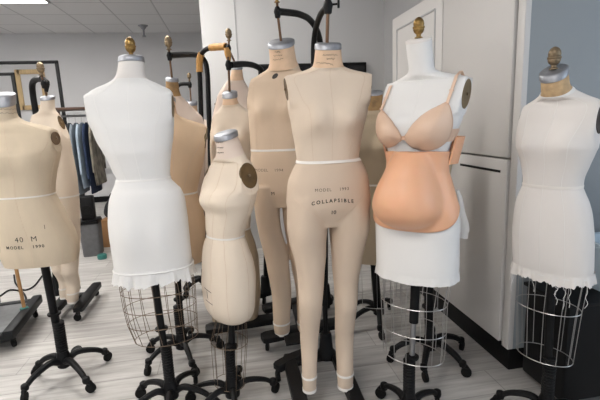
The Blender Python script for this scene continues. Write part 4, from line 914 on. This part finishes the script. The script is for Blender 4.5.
# white panel behind
a = at_y(98, 195, 6.6); t = struct('trim_2', (a.x+.35, 7.93, .62), (1.6, .06, .05), 'trim')
# clutter on the floor
M['binfelt'] = mat('grey_felt', (.13, .13, .135), .95, mottle=.2, scale=20); M['card'] = mat('brown_cardboard', (.36, .19, .08), .85, mottle=.15, scale=6)
p = at_z(89, 258, 0); t = empty('laundry_bin', (p.x+.01, p.y+.14, 0), .08, label='square grey felt bin on the floor under the clothes rack', category='bin')
def sq(w, d, z, r=.03): return rr(w, d, z, r)
B().loft([sq(.17, .20, 0), sq(.19, .22, .36), sq(.175, .205, .36), sq(.155, .185, .02)]).build('body', 'binfelt', t); B().loft([sq(.192, .222, .34), sq(.205, .235, .342), sq(.205, .235, .365), sq(.185, .215, .367)], False, False).build('rim', 'black', t)
pb_ = (p.x+.01, p.y+.12)
t = empty('speaker', (pb_[0]+.0, pb_[1]+.02, .3785), .1, label='small black loudspeaker standing on the grey felt bin', category='speaker')
B().box((0, 0, -.004), (.19, .20, .012)).build('base_board', 'black', t)
B().box((0, 0, .122), (.12, .13, .24), bev=.01).build('housing', 'black', t); B().lathe([(.055, 0), (.055, .006), (.045, .008), (.02, .002), (.012, .006), (0, .006)], (0, -.065, .10), 20, (0, -1, 0)).build('cone', 'rubber', t)
p = at_z(107, 252, 0); t = empty('cardboard_box', (p.x+.06, p.y+.30, 0), -.1, label='brown cardboard box on the floor between grey bin and white padded form', category='box')
B().box((0, 0, .15), (.28, .24, .30), bev=.003).build('box_body', 'card', t); B().box((0, 0, .303), (.285, .245, .006), bev=.001).build('top_flaps', 'card', t); B().box((0, 0, .307), (.05, .247, .002), bev=0).build('sealing_tape', 'wrap', t)
bx = (p.x+.06, p.y+.30)
t = empty('bag', (bx[0], bx[1], .309), .3, label='slumped black cloth bag lying on the cardboard box', category='bag')
rings = []
for i in range(12):
    v = i/11; r = .15*sin(pi*(.12+.8*v))**.6*(1-.3*v); rings.append([Vector((r*cos(2*pi*k/30)*(1+.1*sin(3*2*pi*k/30+v*3)), r*.8*sin(2*pi*k/30)*(1+.08*sin(5*2*pi*k/30)), .21*v+.02*sin(2*2*pi*k/30)*v)) for k in range(30)])
M['bagcloth'] = mat('black_bag_cloth', (.012, .012, .014), .8, bump=.4, bscale=20)
B().loft(rings).build('sack', 'bagcloth', t); B().tube(bez([(-.05, 0, .20), (-.03, -.02, .27), (.03, -.02, .27), (.05, 0, .2)], 6), .008, 8).build('strap', 'bagcloth', t)
M['teal'] = mat('teal_plastic', (.03, .16, .14), .5)
p = at_z(103, 258, 0); t = empty('tape_roll', (p.x, p.y-.02, 0), label='small teal roll on the floor in front of the cardboard box', category='roll')
B().lathe([(.02, 0), (.042, 0), (.045, .005), (.045, .04), (.042, .045), (.02, .045)], seg=20).build('roll', 'teal', t); B().lathe([(.012, .002), (.019, .002), (.019, .043), (.012, .043)], seg=16).build('core', 'card', t)
# low wheeled platform with upright panel, by the other edge
c0, c1 = at_z(10, 336, .1), at_z(37, 302, .1); d = Vector((c1.x-c0.x, c1.y-c0.y, 0)); L = d.length; ang = atan2(d.y, d.x)
t = empty('rolling_platform', (c0.x, c0.y, 0), ang, label='low grey rolling platform with black rails on the floor behind the broad torso', category='platform')
Wd = .55
B().box((L/2, Wd/2, .105), (L, Wd-.06, .02), bev=.004).build('deck', 'deck', t)
for yy in (0, Wd): B().box((L/2, yy, .115), (L+.06, .06, .06), bev=.01).build('side_rail', 'tray', t)
for xx in (-.0, L): B().box((xx, Wd/2, .10), (.05, Wd, .05), bev=.008).build('end_rail', 'tray', t)
for xx in (.05, L-.05):
    for yy in (0, Wd): caster(t, Vector((xx, yy, .085)), .7)
B().box((L-.05, Wd/2+.06, .40), (.06, .26, .53), bev=.02).build('motor_cover', 'tray', t)
B().tube([(L-.05, Wd-.02, .12), (L-.05, Wd-.02, .62), (L*.3, Wd-.02, .34), (L*.1, Wd-.02, .14)], .022, 10).build('side_brace', 'tray', t)
# wooden pole leaning there
a, b_ = at_z(25, 312, .117), at_y(14, 262, 2.55)
dv = Vector((a.x, a.y, .117)); b_ = at_y(14, 258, a.y+.03)
t = empty('wooden_pole', (dv.x, dv.y, .117), label='thin tan wooden pole with teal foot standing on the grey rolling platform', category='pole')
M['dowel'] = mat('tan_dowel', (.42, .23, .09), .5, mottle=.2, scale=20, stretch=(5, 5, .5)); e = b_-dv
B().tube([Vector((0, 0, .012)), e*.5, e*1.25], .011, 12).build('shaft', 'dowel', t); B().box((0, 0, .018), (.05, .04, .034), .6, bev=.008).build('foot_clip', 'teal', t)
# cables
t = None
for i, (pts, lab) in enumerate(((((0, 296), (10, 290), (22, 292), (26, 300), (18, 305), (8, 303), (4, 308), (0, 312)), 'black power cable coiled on the floor at the picture edge'), (((14, 275), (16, 284), (24, 290), (34, 286), (42, 276)), 'thin black cord trailing across the floor under the 40 M torso'))):
    P = [at_z(x, y, .008) for x, y in pts]; o = B().tube(bez(P, 8), .007, 8).build('cable', 'rubber'); tag(o, lab, 'cable')
# added front fill at the unseen window behind the photographer, then side daylight
def area(name, loc, rot, size, size_y, power, col):
    l = bpy.data.lights.new(name, 'AREA'); l.shape = 'RECTANGLE'; l.size = size; l.size_y = size_y; l.energy = power; l.color = col
    o = bpy.data.objects.new(name, l); C.objects.link(o); o.location = loc; o.rotation_euler = rot; return o
area('front_fill_light', (.1, YF-.3, 1.75), (radians(90), 0, 0), 4.4, 1.6, 14, (.93, .96, 1))
area('side_daylight', (XR+.25, -.5, 1.75), (0, radians(90), 0), 1.6, 2.0, 22, (.72, .86, 1))
wd = bpy.data.worlds.new('world'); bpy.context.scene.world = wd; wd.use_nodes = True
wd.node_tree.nodes['Background'].inputs['Color'].default_value = (.75, .85, 1, 1); wd.node_tree.nodes['Background'].inputs['Strength'].default_value = 1.0
sc = bpy.context.scene
sc.view_settings.view_transform = 'Standard'; sc.view_settings.look = 'None'; sc.view_settings.exposure = 0.43; sc.view_settings.gamma = 1; sc.view_settings.use_curve_mapping = False
